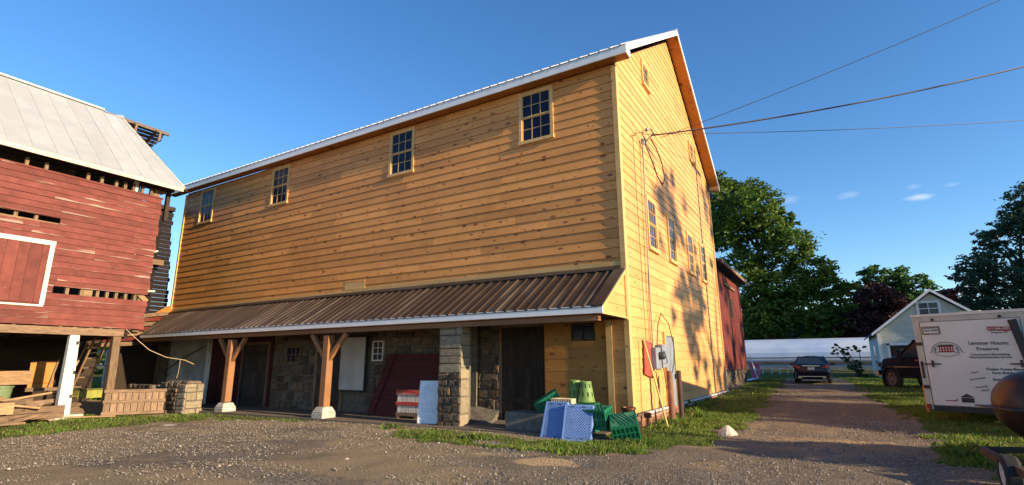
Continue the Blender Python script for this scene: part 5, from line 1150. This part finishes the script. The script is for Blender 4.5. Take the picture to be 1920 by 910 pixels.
gh_ = [(.62, 1.0, .80), (1.35, 1.40, .60), (1.8, 1.46, .60), (2.6, 1.45, .60), (3.5, .95, .78)]
def gring(x, z, w_): return [(x, -w_, z-.0), (x, -w_+.06, z+.03 if z > 1.2 else z+.01), (x, 0, z+.05 if z > 1.2 else z+.02), (x, w_-.06, z+.03 if z > 1.2 else z+.01), (x, w_, z)]
roofm = MB().loft([[(1.3, -.60, 1.38), (1.3, 0, 1.44), (1.3, .60, 1.38)], [(1.8, -.61, 1.43), (1.8, 0, 1.49), (1.8, .61, 1.43)], [(2.6, -.6, 1.42), (2.6, 0, 1.47), (2.6, .6, 1.42)]], close=False)
cab = MB().loft([[(.55, -.82, 1.0), (.55, .82, 1.0), (3.55, .8, .94), (3.55, -.8, .94)], [(1.33, -.60, 1.40), (1.33, .60, 1.40), (2.65, .60, 1.43), (2.65, -.60, 1.43)]])
put('cabin_glass', cab, M['car_glass'], car, local=True, label='tinted windows of the sedan'); put('roof', roofm, M['car_paint'], car, local=True, smooth=True, fix=False)
pl = MB()
for s in (-1, 1):
    pl = MB().beam((.52, s*.82, 1.01), (1.33, s*.60, 1.42), .06, .07).beam((1.33, s*.61, 1.41), (2.65, s*.61, 1.44), .04, .04).beam((2.65, s*.6, 1.43), (3.58, s*.8, .95), .05, .05).beam((2.0, s*.61, 1.42), (2.05, s*.82, 1.0), .03, .08)
    put('pillar', pl, M['car_paint'], car, local=True)
for s in (-1, 1):
    put('tail_lamp', MB().add([(-.02, s*.50, .82), (-.02, s*.50, .92), (.0, s*.72, .96), (.2, s*.86, .98), (.2, s*.88, .84), (.0, s*.74, .80), (.1, s*.50, .82), (.1, s*.50, .92)], [(0, 1, 2, 5), (2, 3, 4, 5), (0, 6, 7, 1)]), M['tail_red'], car, local=True, fix=False)
    put('wing_mirror', MB().box((2.9, s*1.02, 1.02), (.12, .24, .15)).box((2.95, s*.9, .98), (.05, .15, .05)), M['car_paint'], car, local=True)
    wheel(car, (.95, s*.80, .33), .33, .22, 0); wheel(car, (3.85, s*.80, .33), .33, .22, 0)
    put('exhaust', MB().bb((-.015, s*.58-.09, .29), (.03, s*.58+.09, .33)), M['chrome'], car, local=True)
put('chrome_strip', MB().bb((-.03, -.42, .915), (.0, .42, .945)).bb((-.012, -.66, .36), (.03, .66, .385)), M['chrome'], car, local=True)
put('bumper', MB().loft([[(.02, -.78, .24), (.02, .78, .24), (.3, .88, .22), (.3, -.88, .22)], [(-.03, -.74, .60), (-.03, .74, .60), (.3, .9, .62), (.3, -.9, .62)]]), M['car_paint'], car, local=True)
pt = put('number_plate', MB().bb((-.035, -.16, .72), (-.02, .16, .87)), M['plate'], car, local=True); put('plate_band', MB().bb((-.038, -.15, .845), (-.035, .15, .865)), M['plate_blue'], pt, local=True)
put('emblem', MB().lathe([(.035, 0), (.045, .006), (.035, .012)], 16, Matrix.Translation((-.01, 0, 1.0)) @ Matrix.Rotation(-pi/2, 4, 'Y')), M['chrome'], car, local=True)

tk = thing('pickup_truck', 'dark pickup truck parked on the grass, its rear hidden by the trailer', 'pickup truck', (6.6-4.75*cos(pi-.88)+.86*sin(pi-.88), 17.9-4.75*sin(pi-.88)-.86*cos(pi-.88), .36), pi-.88)
S = [(.0, .6, 1.2, .9, .9), (1.9, .55, 1.25, .95, .93), (2.0, .5, 1.28, .96, .94), (4.0, .5, 1.28, .96, .94), (4.5, .5, 1.3, .96, .92), (5.2, .55, 1.22, .94, .88), (5.4, .62, 1.1, .86, .8)]
put('body', MB().loft([vring(*s, .02) for s in S]), M['truck_paint'], tk, local=True, smooth=False)
put('cabin_glass', MB().loft([[(1.95, -.88, 1.27), (1.95, .88, 1.27), (4.35, .86, 1.27), (4.35, -.86, 1.27)], [(2.1, -.72, 1.88), (2.1, .72, 1.88), (3.55, .70, 1.86), (3.55, -.70, 1.86)]]), M['car_glass'], tk, local=True)
put('roof', MB().box((2.83, 0, 1.9), (1.55, 1.5, .07)), M['truck_paint'], tk, local=True)
pl = MB()
for s in (-1, 1):
    pl = MB().beam((1.95, s*.89, 1.27), (2.1, s*.73, 1.88), .06, .14).beam((4.38, s*.87, 1.27), (3.55, s*.71, 1.88), .05, .07).beam((3.1, s*.88, 1.27), (3.08, s*.73, 1.88), .04, .09).beam((2.1, s*.73, 1.88), (3.55, s*.72, 1.88), .05, .05); put('pillar', pl, M['truck_paint'], tk, local=True)
    put('wing_mirror', MB().box((4.1, s*1.1, 1.42), (.14, .2, .26)).box((4.1, s*.98, 1.34), (.06, .2, .05)), M['black_plastic'], tk, local=True)
    put('side_moulding', MB().bb((1.0, s*.99-.012, .86), (4.9, s*.99+.012, .90)), M['chrome'], tk, local=True)
    put('door_handle', MB().bb((3.2, s*.975-.02, 1.12), (3.4, s*.975+.02, 1.16)), M['chrome'], tk, local=True)
    put('door_gap', MB().bb((3.05, s*.985-.004, .6), (3.065, s*.985+.004, 1.24)).bb((4.2, s*.985-.004, .6), (4.215, s*.985+.004, 1.24)), M['black_plastic'], tk, local=True)
    for x in (1.05, 4.75):
        wheel(tk, (x, s*.86, .40), .40, .26, 0, spokes=6)
        put('wheel_arch', MB().lathe([(.46, -.06), (.52, -.06), (.52, .08), (.46, .08)], 24, Matrix.Translation((x, s*.95, .42)) @ Matrix.Rotation(pi/2, 4, 'X')), M['black_plastic'], tk, local=True)
    put('headlight', MB().bb((5.3, s*.72-.16, .88), (5.54, s*.72+.14, 1.06)), M['glass_lit'], tk, local=True)
put('bumper', MB().box((5.62, 0, .62), (.2, 1.8, .24)), M['chrome'], tk, local=True)

tk.scale = (1.0, 1.0, 1.13)
# ---- cargo trailer with signwriting
TA = radians(-21.25)
tr = thing('cargo_trailer', 'white cargo trailer with lettering on its rear door parked on the lawn', 'trailer', (6.2, 4.5, 0), TA)
TW, TH0, TH1, TLn = 2.2, .47, 2.76, 4.4
# local: x along the rear face (left to right), y forwards, z up
bevel(put('box_body', MB().bb((0, .03, TH0), (TW, TLn, TH1)), M['trailer_white'], tr, local=True), .02, 2)
rfm = put('rear_frame', MB().bb((-.01, -.03, TH0-.04), (.13, .03, TH1-.02)).bb((TW-.13, -.03, TH0-.04), (TW+.01, .03, TH1-.02)).bb((.13, -.03, TH1-.16), (TW-.13, .03, TH1-.02)), M['trailer_trim'], tr, local=True)
put('roof_edge', MB().bb((-.03, -.05, TH1-.03), (TW+.03, TLn, TH1+.03)), M['trailer_white'], tr, local=True)
put('roof_vent', MB().bb((.9, .4, TH1+.03), (1.3, .8, TH1+.08)), M['trailer_trim'], tr, local=True)
put('bumper', MB().bb((.13, -.02, TH0-.09), (TW-.13, .1, TH0+.04)), M['black_plastic'], tr, local=True)
dd = bevel(put('rear_door', MB().bb((.15, -.045, TH0+.06), (TW-.15, -.01, TH1-.18)), M['trailer_white'], tr, local=True), .006, 1)
yd = -.048
tp = put('number_plate', MB().bb((.17, yd-.012, 2.27), (.54, yd, 2.47)), M['old_wood'], tr, local=True); put('plate_face', MB().bb((.20, yd-.016, 2.30), (.51, yd-.012, 2.44)), M['plate'], tp, local=True)
lettering(tp, 'XKF-4709', .07, (.355, yd-.018, 2.365), M['ink'], sx=1.0, bold=.0015)
put('plate_band', MB().bb((.20, yd-.018, 2.42), (.51, yd-.0165, 2.438)), M['plate_blue'], tp, local=True)
ph = put('phone_pill', MB().prism([(1.45+.02*0, 2.33), (1.47, 2.31), (1.86, 2.29), (1.88, 2.31), (1.88, 2.37), (1.86, 2.39), (1.47, 2.41), (1.45, 2.39)], yd-.002, yd, 'y'), M['ink_red'], dd, local=True)
YL = yd-.004
T_ = [('717-284-0585', .075, 1.665, 2.35, 'plate', .98, .0015, 0), ('Pequea, PA', .065, 1.665, 2.265, 'ink', 1.0, .0005, 0), ('Lancaster Historic', .115, 1.42, 2.02, 'ink', .86, .001, .03), ('Preserve', .115, 1.39, 1.885, 'ink', 1.0, .001, 0),
      ('Construction Remodeling', .068, 1.41, 1.755, 'ink', 1.0, .0008, 0), ('Historical Restoration Services', .068, 1.41, 1.69, 'ink', .92, .0008, 0),
      ('Timber Frame Barns', .085, 1.62, 1.41, 'ink', .95, .001, 0), ('Farm Buildings', .085, 1.62, 1.325, 'ink', .95, .001, 0), ('Stone Foundations', .085, 1.66, 1.175, 'ink', .9, .001, 0),
      ('Log or', .06, 1.07, 1.34, 'ink', 1, 0, -.2), ('Renovations', .06, 1.10, 1.19, 'ink', 1, 0, -.2), ('Wood &', .065, 1.14, 1.0, 'ink', 1, 0, -.2), ('Metal', .065, 1.2, .92, 'ink', 1, 0, -.2)]
for (s, sz, x, z, mm, sx_, bd_, rot_) in T_:
    lettering(dd, s, sz, (x, YL, z), M[mm], rot=(pi/2, rot_, 0), sx=sx_, bold=bd_)
# oval barn emblem
lg = MB(); cx_, cz_ = .60, 1.93
for k in range(24):
    a = pi*k/23; lg.add([], [])
path = [(cx_-.30*cos(a), YL, cz_-.10+.24*sin(a)) for a in np.linspace(0, pi, 20)]; lg.tube(path, .006, 4)
path = [(cx_-.25*cos(a), YL, cz_-.08+.17*sin(a)) for a in np.linspace(0, pi, 20)]; lg.tube(path, .004, 4)
lg.tube([(cx_-.30, YL, cz_-.10), (cx_-.34, YL, cz_-.12)], .006, 4).tube([(cx_+.30, YL, cz_-.10), (cx_+.34, YL, cz_-.12)], .006, 4)
path = [(cx_-.24+.48*t, YL, cz_-.16-.05*sin(pi*t)) for t in np.linspace(0, 1, 10)]; lg.tube(path, .005, 4)
for s in (-1, 1): lg.tube([(cx_+s*.15, YL, cz_-.10), (cx_+s*.25, YL, cz_-.13), (cx_+s*.2, YL, cz_-.02), (cx_+s*.24, YL, cz_+.0)], .008, 4)
lg.bb((cx_-.155, YL-.001, cz_+.035), (cx_+.155, YL+.002, cz_+.07))
em = put('emblem', lg, M['ink'], dd, local=True, fix=False)
put('emblem_barn', MB().bb((cx_-.145, YL-.001, cz_-.11), (cx_+.145, YL+.002, cz_+.035)), M['ink_red'], dd, local=True)
wn = MB()
for r in range(2):
    for c in range(5): wn.bb((cx_-.12+c*.055, YL-.003, cz_-.08+r*.06), (cx_-.095+c*.055, YL-.001, cz_-.045+r*.06))
put('emblem_window', wn, M['plate'], dd, local=True)
put('sticker', MB().bb((.72, YL, .62), (.96, YL+.003, .73)).add([(.70, YL, .74), (.84, YL, .83), (.98, YL, .74)], [(0, 1, 2)]), M['ink'], dd, local=True, fix=False)
put('sticker', MB().prism([(.40, .64), (.62, .64), (.66, .70), (.58, .66), (.40, .66)], YL-.001, YL+.002, 'y'), M['ink_red'], dd, local=True)
lt = MB().bb((.09, -.075, 1.52), (.44, -.055, 1.55)).bb((.26, -.085, 1.46), (.30, -.05, 1.62)); put('latch_bar', lt, M['dark_pipe'], tr, local=True)
lt = MB().bb((1.74, -.075, 1.52), (2.08, -.055, 1.55)).bb((1.92, -.085, 1.46), (1.96, -.05, 1.62)); put('latch_bar', lt, M['dark_pipe'], tr, local=True)
for za in (2.0, .93): put('hinge', MB().bb((.0, -.06, za), (.12, -.03, za+.08)), M['dark_pipe'], tr, local=True)
put('marker_lamp', MB().lathe([(.001, .02), (.03, .015), (.035, 0)], 12, Matrix.Translation((.42, -.05, TH1-.12)) @ Matrix.Rotation(pi/2, 4, 'X')), M['black_plastic'], tr, local=True)
put('marker_lamp', MB().lathe([(.001, .02), (.03, .015), (.035, 0)], 12, Matrix.Translation((1.72, -.05, TH1-.12)) @ Matrix.Rotation(pi/2, 4, 'X')), M['black_plastic'], tr, local=True)
put('marker_lamp', MB().bb((.02, -.05, 1.18), (.07, -.03, 1.6)), M['dark_pipe'], tr, local=True)
put('tail_lamp', MB().bb((.0, -.06, TH0-.03), (.09, -.03, TH0+.08)), M['tail_red'], tr, local=True)
put('ramp_stay', MB().beam((1.93, -.08, 2.55), (2.12, -.10, 1.3), .16, .03, (0, 1, 0)), M['black_plastic'], tr, local=True)
put('fender', MB().bb((-.12, 1.9, .55), (.0, 3.2, .62)), M['trailer_trim'], tr, local=True)
put('mud_flap', MB().bb((-.07, .12, .35), (-.02, .16, 1.0)), M['orange'], tr, local=True)
for x in (-.02, TW-.0): wheel(tr, (x+(.0 if x > 1 else .08), 2.55, .40), .34, .2, pi/2, spokes=5)

# ---- towable drum smoker at the right edge
sm = thing('drum_smoker', 'big brown iron drum smoker on a towable frame at the right edge', 'smoker', (7.4, -1.6, 0), 0)
Rm = Matrix.Translation((6.53, -1.72, .93)) @ Matrix.Rotation(radians(24), 4, 'Z') @ Matrix.Rotation(pi/2, 4, 'Y')
prof = [(.001, -.14), (.18, -.11), (.34, -.03), (.46, .12), (.52, .3), (.54, .5), (.54, 2.3), (.5, 2.5), (.3, 2.66), (.001, 2.7)]
put('drum', MB().lathe(prof, 32, Rm), M['rust'], sm, smooth=True)
put('lid_seam', MB().lathe([(.545, .5), (.556, .5), (.556, .53), (.545, .53)], 32, Rm).beam((6.30, -1.83, .90), (8.4, -1.35, .90), 1.10, .02), M['black_plastic'], sm)
fr = MB(); c0 = Vector((6.09, -1.79, .27)); 
fr.beam(c0, c0+Vector((2.6, 1.15, 0)), .06, .09).beam(c0, c0+Vector((.04, -3.4, .0)), .08, .10).beam(c0+Vector((.22, -1.1, 0)), c0+Vector((2.8, 0, 0)), .06, .08).beam(c0+Vector((2.6, 1.15, 0)), c0+Vector((2.7, -2.2, 0)), .06, .09)
put('frame', fr, M['dark_pipe'], sm)
put('leg', MB().beam((6.85, -1.55, .3), (6.85, -1.55, .5), .08, .3).beam((8.0, -1.05, .3), (8.0, -1.05, .5), .08, .3), M['dark_pipe'], sm)
put('chimney', MB().tube([(8.2, -1.0, 1.3), (8.2, -1.0, 2.2)], .08, 10), M['rust'], sm)
wheel(sm, (6.06-7.4, -3.40+1.6, .17), .25, .18, radians(90), rimc=M['white_paint'], spokes=5)


# ---- pink bin, metal sheet, white pole, plank, kerb strip
pk = thing('wheelie_bin', 'bright pink plastic wheelie bin at the corner of the dark red barn', 'bin', (-.35, 26.8, .47), .1)
bevel(put('body', MB().loft([[(a*.24, b*.26, .06) for a, b in ((-1, -1), (1, -1), (1, 1), (-1, 1))], [(a*.33, b*.36, 1.0) for a, b in ((-1, -1), (1, -1), (1, 1), (-1, 1))]]), M['pink'], pk, local=True), .03, 2)
bevel(put('lid', MB().bb((-.37, -.42, 1.0), (.37, .38, 1.07)), M['pink'], pk, local=True), .02, 2)
put('label', MB().bb((-.12, -.345, .55), (.14, -.325, .75)), M['plate'], pk, local=True); put('handle', MB().bb((-.3, .38, .92), (.3, .46, .98)), M['pink'], pk, local=True)
ctr = thing('metal_sheet', 'crumpled corrugated metal sheet lying on the grass by the pink bin', 'metal sheet', (-.35, 22.0, .47), .2)
s = MB(); n = 26
for j, yy in enumerate((0, 1.1)):
    for k in range(n): s.v.append((-.95+k*1.9/(n-1), yy, .08+.02*(k % 2)+.06*sin(k*.35+j)+.02))
for k in range(n-1): s.f.append((k, k+1, k+1+n, k+n))
o = put('sheet', s, M['roof_metal'], ctr, local=True, fix=False); sd = o.modifiers.new('thick', 'SOLIDIFY'); sd.thickness = .01
tag(put('white_pole', MB().tube([(-.1, 22.6, 2.0), (.2, 23.2, .45)], .035, 6).xf(Matrix()), M['white_metal']), 'short white pole leaning beside the pink bin', 'pole')
tag(put('wooden_plank', MB().beam((2.05, 13.7, .325), (4.3, 13.85, .335), .12, .035), M['lumber']), 'pale plank lying across the drive short of the car', 'plank')
rk = thing('pipe_rack', 'low metal pipe rack in front of the greenhouse', 'rack', (-.2, 37, .6))
s = MB()
for x in (-1.0, -.3, .3, .9): s.tube([(x, 37, .5), (x+.1, 37, 1.1)], .03, 5)
s.tube([(-1.0, 37, 1.12), (1.0, 37, 1.15)], .03, 5).tube([(-1.0, 37, .8), (.4, 37, .95)], .025, 5)
put('bars', s, M['alu'], rk)

# ================================================================== TREES
def leaves(centers, n_per, size, rs, flat=.6):
    """centers: list of (x,y,z,r) clumps -> leaf quads"""
    out = []
    for (cx, cy, cz, r) in centers:
        nt_ = max(6, int(n_per*r*r/26)); d = rs.normal(size=(nt_, 3)); d /= np.linalg.norm(d, axis=1)[:, None]
        rr = r*(.45+.6*rs.rand(nt_)**.6); tw = np.array([cx, cy, cz])+d*rr[:, None]*np.array([1, 1, .82])
        k = 26; sp = rs.normal(size=(nt_, k, 3))*np.array([.42, .42, .2])*min(r*.32, 1.0)
        P = (tw[:, None]+sp).reshape(-1, 3); out.append(P)
    P = np.concatenate(out); n = len(P)
    a = rs.normal(size=(n, 3)); a[:, 2] *= flat; a /= np.linalg.norm(a, axis=1)[:, None]; b = rs.normal(size=(n, 3)); b -= a*np.sum(a*b, 1)[:, None]; b /= np.linalg.norm(b, axis=1)[:, None]
    s = size*rs.uniform(.6, 1.3, n)[:, None]; q = np.stack([P-a*s, P-b*s*.45, P+a*s, P+b*s*.45], 1); return q
def tree(name, label, x, y, z0, h, clumps, leafm, size, dens, seed, trunk_r=.35, group=None, yspread=1.0):
    rs = np.random.RandomState(seed); rng = random.Random(seed)
    t = thing(name, label, 'tree', (x, y, z0), 0, group)
    C3 = []
    for (cx, cz, r) in clumps: C3.append((cx, y+rs.uniform(-1, 1)*yspread*min(4, r*1.2), cz, r))
    mb = MB(); top = Vector((x+rng.uniform(-.5, .5), y, z0+h*.62)); base = Vector((x, y, z0-.3))
    pts = [base, base.lerp(top, .3)+Vector((rng.uniform(-.2, .2), 0, 0)), base.lerp(top, .65), top]
    mb.tube(pts, [trunk_r*1.3, trunk_r, trunk_r*.7, trunk_r*.3], 9)
    for (cx, cy, cz, r) in C3:
        zt = min(max(z0+h*.15, cz-abs(cx-x)*.7-r), z0+h*.6); f = (zt-z0)/(h*.62); st = base.lerp(top, max(.05, min(1, f))); e = Vector((cx, cy, cz)); mid = st.lerp(e, .5)+Vector((rng.uniform(-.3, .3), rng.uniform(-.3, .3), rng.uniform(.1, .6)))
        mb.tube([st, mid, e], [trunk_r*.35, trunk_r*.22, .04], 5)
        for k in range(4):
            d = Vector((rng.gauss(0, 1), rng.gauss(0, 1), rng.gauss(0, .7))).normalized()*r*.85; mb.tube([mid.lerp(e, .6), e+d*.5, e+d], [trunk_r*.13, .05, .02], 4)
    put('trunk', mb, M['bark'], t, fix=False)
    q = leaves(C3, dens, size, rs)-np.array([x, y, z0]); o = soup('crown', q, 4, M[leafm]); o.parent = t; return t
BIG = [(-6.6, 24.1, 3.2), (-3.2, 24.3, 2.8), (-2.2, 21.1, 3.4), (-5.8, 18.6, 3.8), (-1.2, 18.0, 3.0), (1.1, 15.6, 3.3), (-4.2, 13.3, 3.7), (-.7, 10.9, 3.9), (3.1, 12.6, 2.9), (4.6, 10.5, 2.5), (1.4, 8.0, 3.5), (5.4, 7.8, 2.2), (-2.3, 6.9, 3.3), (6.8, 10.3, 1.3), (-4.7, 8.4, 3.0), (3.5, 6.0, 2.8), (-7.7, 20.4, 2.8), (.1, 21.1, 1.5), (1.4, 19.1, 1.5), (-7.1, 26.4, 1.8), (-4.8, 4.2, 2.6), (-1.5, 3.6, 2.4), (2.2, 3.4, 2.2)]
tree('deciduous_tree', 'tall broad maple behind the greenhouse right of the gable', -2.2, 62, .9, 25, [(a, b, r*.88) for a, b, r in BIG], 'leaf', .27, 360, 1, .6)
tree('purple_tree', 'dark purple copper beech beyond the end of the drive', 9.5, 66, .9, 11, [(9.6, 9.0, 2.6), (6.9, 6.1, 2.6), (11.4, 7.2, 2.5), (10.0, 4.6, 2.8), (4.4, 4.1, 1.9), (7.5, 3.4, 2.2), (12.3, 4.6, 2.2), (2.8, 3.6, 1.6)], 'leaf_purple', .26, 360, 2, .4)
tree('deciduous_tree', 'bright green tree rising behind the purple beech', 12.5, 76, 1, 14, [(10.6, 13.2, 2.0), (13.0, 12.6, 2.3), (14.9, 11.4, 2.0), (9.1, 11.4, 1.8), (16.1, 9.8, 1.5), (12, 10, 2.6), (15, 8.5, 2.4), (9.5, 8.6, 2.2), (18.5, 8, 2)], 'leaf_mid', .28, 330, 3, .4)
tree('purple_tree', 'second purple leaved tree peeping over the small house', 17.8, 72, 1, 10.5, [(17.1, 9.0, 1.9), (18.8, 9.2, 1.9), (17.6, 6.6, 2.5), (20, 7.5, 2)], 'leaf_purple', .27, 360, 4, .35)
tree('dark_tree', 'dark blue green tree with feathery boughs at the right edge', 22.0, 60, .9, 17.5, [(19.0, 14.0, 1.1), (20.8, 15.0, 1.8), (22.8, 15.6, 2.5), (19.4, 11.4, 2.4), (21.5, 11.2, 3.0), (18.4, 8.6, 1.8), (20.0, 7.4, 2.6), (22.2, 7.8, 3.1), (17.3, 6.0, 2.0), (24.8, 16.5, 3.6), (24.7, 10.9, 3.6), (24.3, 6.6, 3.0), (17.6, 10.4, 1.3), (28, 14, 4), (28, 8, 4), (20, 4, 2.4), (24, 4, 2.5)], 'leaf_conif', .24, 250, 5, .5)
tree('deciduous_tree', 'low green tree filling the gap left of the dark red barn end', -8.5, 70, 1, 9, [(-12, 7, 2.8), (-9.5, 8.5, 2.6), (-7.5, 5, 2.5), (-14, 4.5, 2.5), (-16.5, 7, 3)], 'leaf_dark', .28, 300, 6, .35)
tree('deciduous_tree', 'dark understorey tree between the maple and the purple beech', 4.5, 72, 1, 8, [(3.5, 5.5, 2.5), (6, 4.2, 2.2), (1, 4.5, 2.5), (5.6, 7.2, 2)], 'leaf_dark', .28, 330, 16, .3)
# trees out of the picture to the right that throw the dappled evening shade
def side_tree(i, x, y, h, r, lab):
    rng = random.Random(i); cl = []
    for k in range(13):
        t = rng.random(); zz = h*(.42+.56*t); rr = r*(1-.55*t); a = rng.uniform(-1, 1); cl.append((x+a*rr, zz, r*.34))
    tree('deciduous_tree', lab, x, y, .3, h, cl, 'leaf_mid', .30, (60 if h > 15 else 150), i, .3, 'roadside trees right of the yard', yspread=r*.55)
side_tree(31, 25, 14, 8.5, 3.6, 'smaller tree added outside the picture for shade behind the trailer'); side_tree(32, 26, 24, 9, 3.8, 'smaller tree added outside the picture for shade beside the garage'); side_tree(33, 30, 33, 9, 4, 'smaller tree added outside the picture for shade on the house')  # smaller trees added off frame to shade the drive, truck and house
side_tree(21, 46, 8.0, 22.5, 5.6, 'roadside tree outside the picture nearest the pole'); side_tree(22, 50, 16.5, 23, 6.0, 'roadside tree outside the picture, second along')
side_tree(23, 47, 25, 20, 6.0, 'roadside tree outside the picture, third along'); side_tree(24, 44, 33, 18, 6.0, 'roadside tree outside the picture, fourth along'); side_tree(25, 48, 42, 18, 6.5, 'roadside tree outside the picture, furthest back')
def bush(name, label, x, y, z, parts, m, size, dens, seed, cat='bush'):
    rs = np.random.RandomState(seed); t = thing(name, label, cat, (x, y, z)); mb = MB(); C3 = []
    for (cx, cz, r) in parts: C3.append((cx, y+rs.uniform(-.4, .4), cz, r)); mb.tube([(x, y, z), ((x+cx)/2, y, (z+cz)/2+.1), (cx, y, cz)], [.05, .03, .015], 5)
    put('stems', mb, M['bark'], t, fix=False); q = leaves(C3, dens, size, rs)-np.array([x, y, z]); o = soup('foliage', q, 4, M[m]); o.parent = t
def woods():
    rs = np.random.RandomState(77); C = []
    for k in range(150):
        x = rs.uniform(-45, 75); y = rs.uniform(86, 100); h = 8.0+2.5*float(vnoise(x, 3, 9, 61)); C.append((x, y, 1+h*rs.uniform(.15, .9), rs.uniform(1.8, 3.0)))
    for k in range(90): C.append((rs.uniform(-95, -70), rs.uniform(-40, 60), rs.uniform(1.5, 8), rs.uniform(2, 3.2)))
    q = leaves(C, 240, .36, rs); o = soup('far_woods', q, 4, M['leaf_dark']); tag(o, 'dark wooded skyline far behind the buildings', 'woods', kind='stuff')
woods()
fc = thing('paddock_fence', 'white rail fence in the green field seen past the ladder', 'fence', (-34, 2, 0))
for k in range(7): put('post', MB().bb((-34.05, -3+k*1.8, -.1), (-33.95, -2.9+k*1.8, 2.5)), M['white_paint'], fc)
for z in (1.5, 2.3): put('rail', MB().bb((-33.95, -3, z), (-33.9, 8, z+.12)), M['white_paint'], fc)
bush('bush', 'straggly dark bush leaning out beside the small house', 5.9, 34, .5, [(4.9, 2.2, .40), (5.3, 1.9, .5), (5.7, 1.2, .6), (4.5, 2.7, .28), (6.0, 2.6, .45), (5.2, 2.5, .3), (5.8, .8, .5), (4.3, 2.3, .2)], 'leaf_dark', .09, 900, 7)
bush('bush', 'dense green bush added outside the picture to shade the drive', 10.3, 2.4, .1, [(9.6, 1.0, .9), (10.4, 1.5, 1.0), (11, 1.0, .9), (10.2, .6, .8)], 'leaf_mid', .12, 1500, 8)  # unseen bush added to block the low sun across the drive
bush('shrub', 'peaked evergreen shrub added outside the picture to cast the gravel shadow', 10.4, -2.7, 0, [(10.4, 1.9, .45), (10.4, 1.1, .8), (10.3, .5, .9)], 'leaf_conif', .12, 2600, 18)  # unseen shrub added, peaked so its shadow forms a wedge on the gravel
bush('shrub', 'low evergreen shrub added outside the picture to widen the gravel shadow', 11.0, -3.9, 0, [(11, 1.2, .6), (11, .6, .8), (11.6, .8, .7)], 'leaf_conif', .12, 2600, 19)  # unseen lower shrub added for the sloping edge of the wedge shadow
# weeds along the gable foundation
bush('weeds', 'leafy weeds against the white flashing of the gable', .35, 4.9, .1, [(.35, .32, .16), (.4, .25, .14)], 'leaf_mid', .035, 9000, 9, 'weeds')
bush('weeds', 'low clover patch just beyond the dark pipe bollard', .6, 6.2, .1, [(.5, .25, .16), (.8, .2, .18)], 'leaf_mid', .035, 9000, 10, 'weeds')
# utility pole outside the picture and the wires that run to it
up = thing('utility_pole', 'utility pole outside the picture carrying the overhead wires', 'utility pole', (12.2, 9.6, .2))
put('shaft', MB().tube([(12.2, 9.6, 0), (12.2, 9.6, 14.6)], [.17, .11], 10), M['bark'], up); put('crossarm', MB().bb((12.1, 8.6, 13.5), (12.3, 10.6, 13.65)), M['old_wood_h'], up)
wire((.12, 3.9, 9.05), (12.2, 8.3, 13.66), .011, .15, 'uppermost thin wire running up to the right from the gable')
wire((.2, 2.45, 8.55), (12.2, 9.57, 11.33), .026, .25, 'thick twisted middle wire sagging from the gable')
wire((.2, 1.7, 8.3), (12.2, 10.71, 9.58), .010, .12, 'lowest thin wire running almost level from the gable')
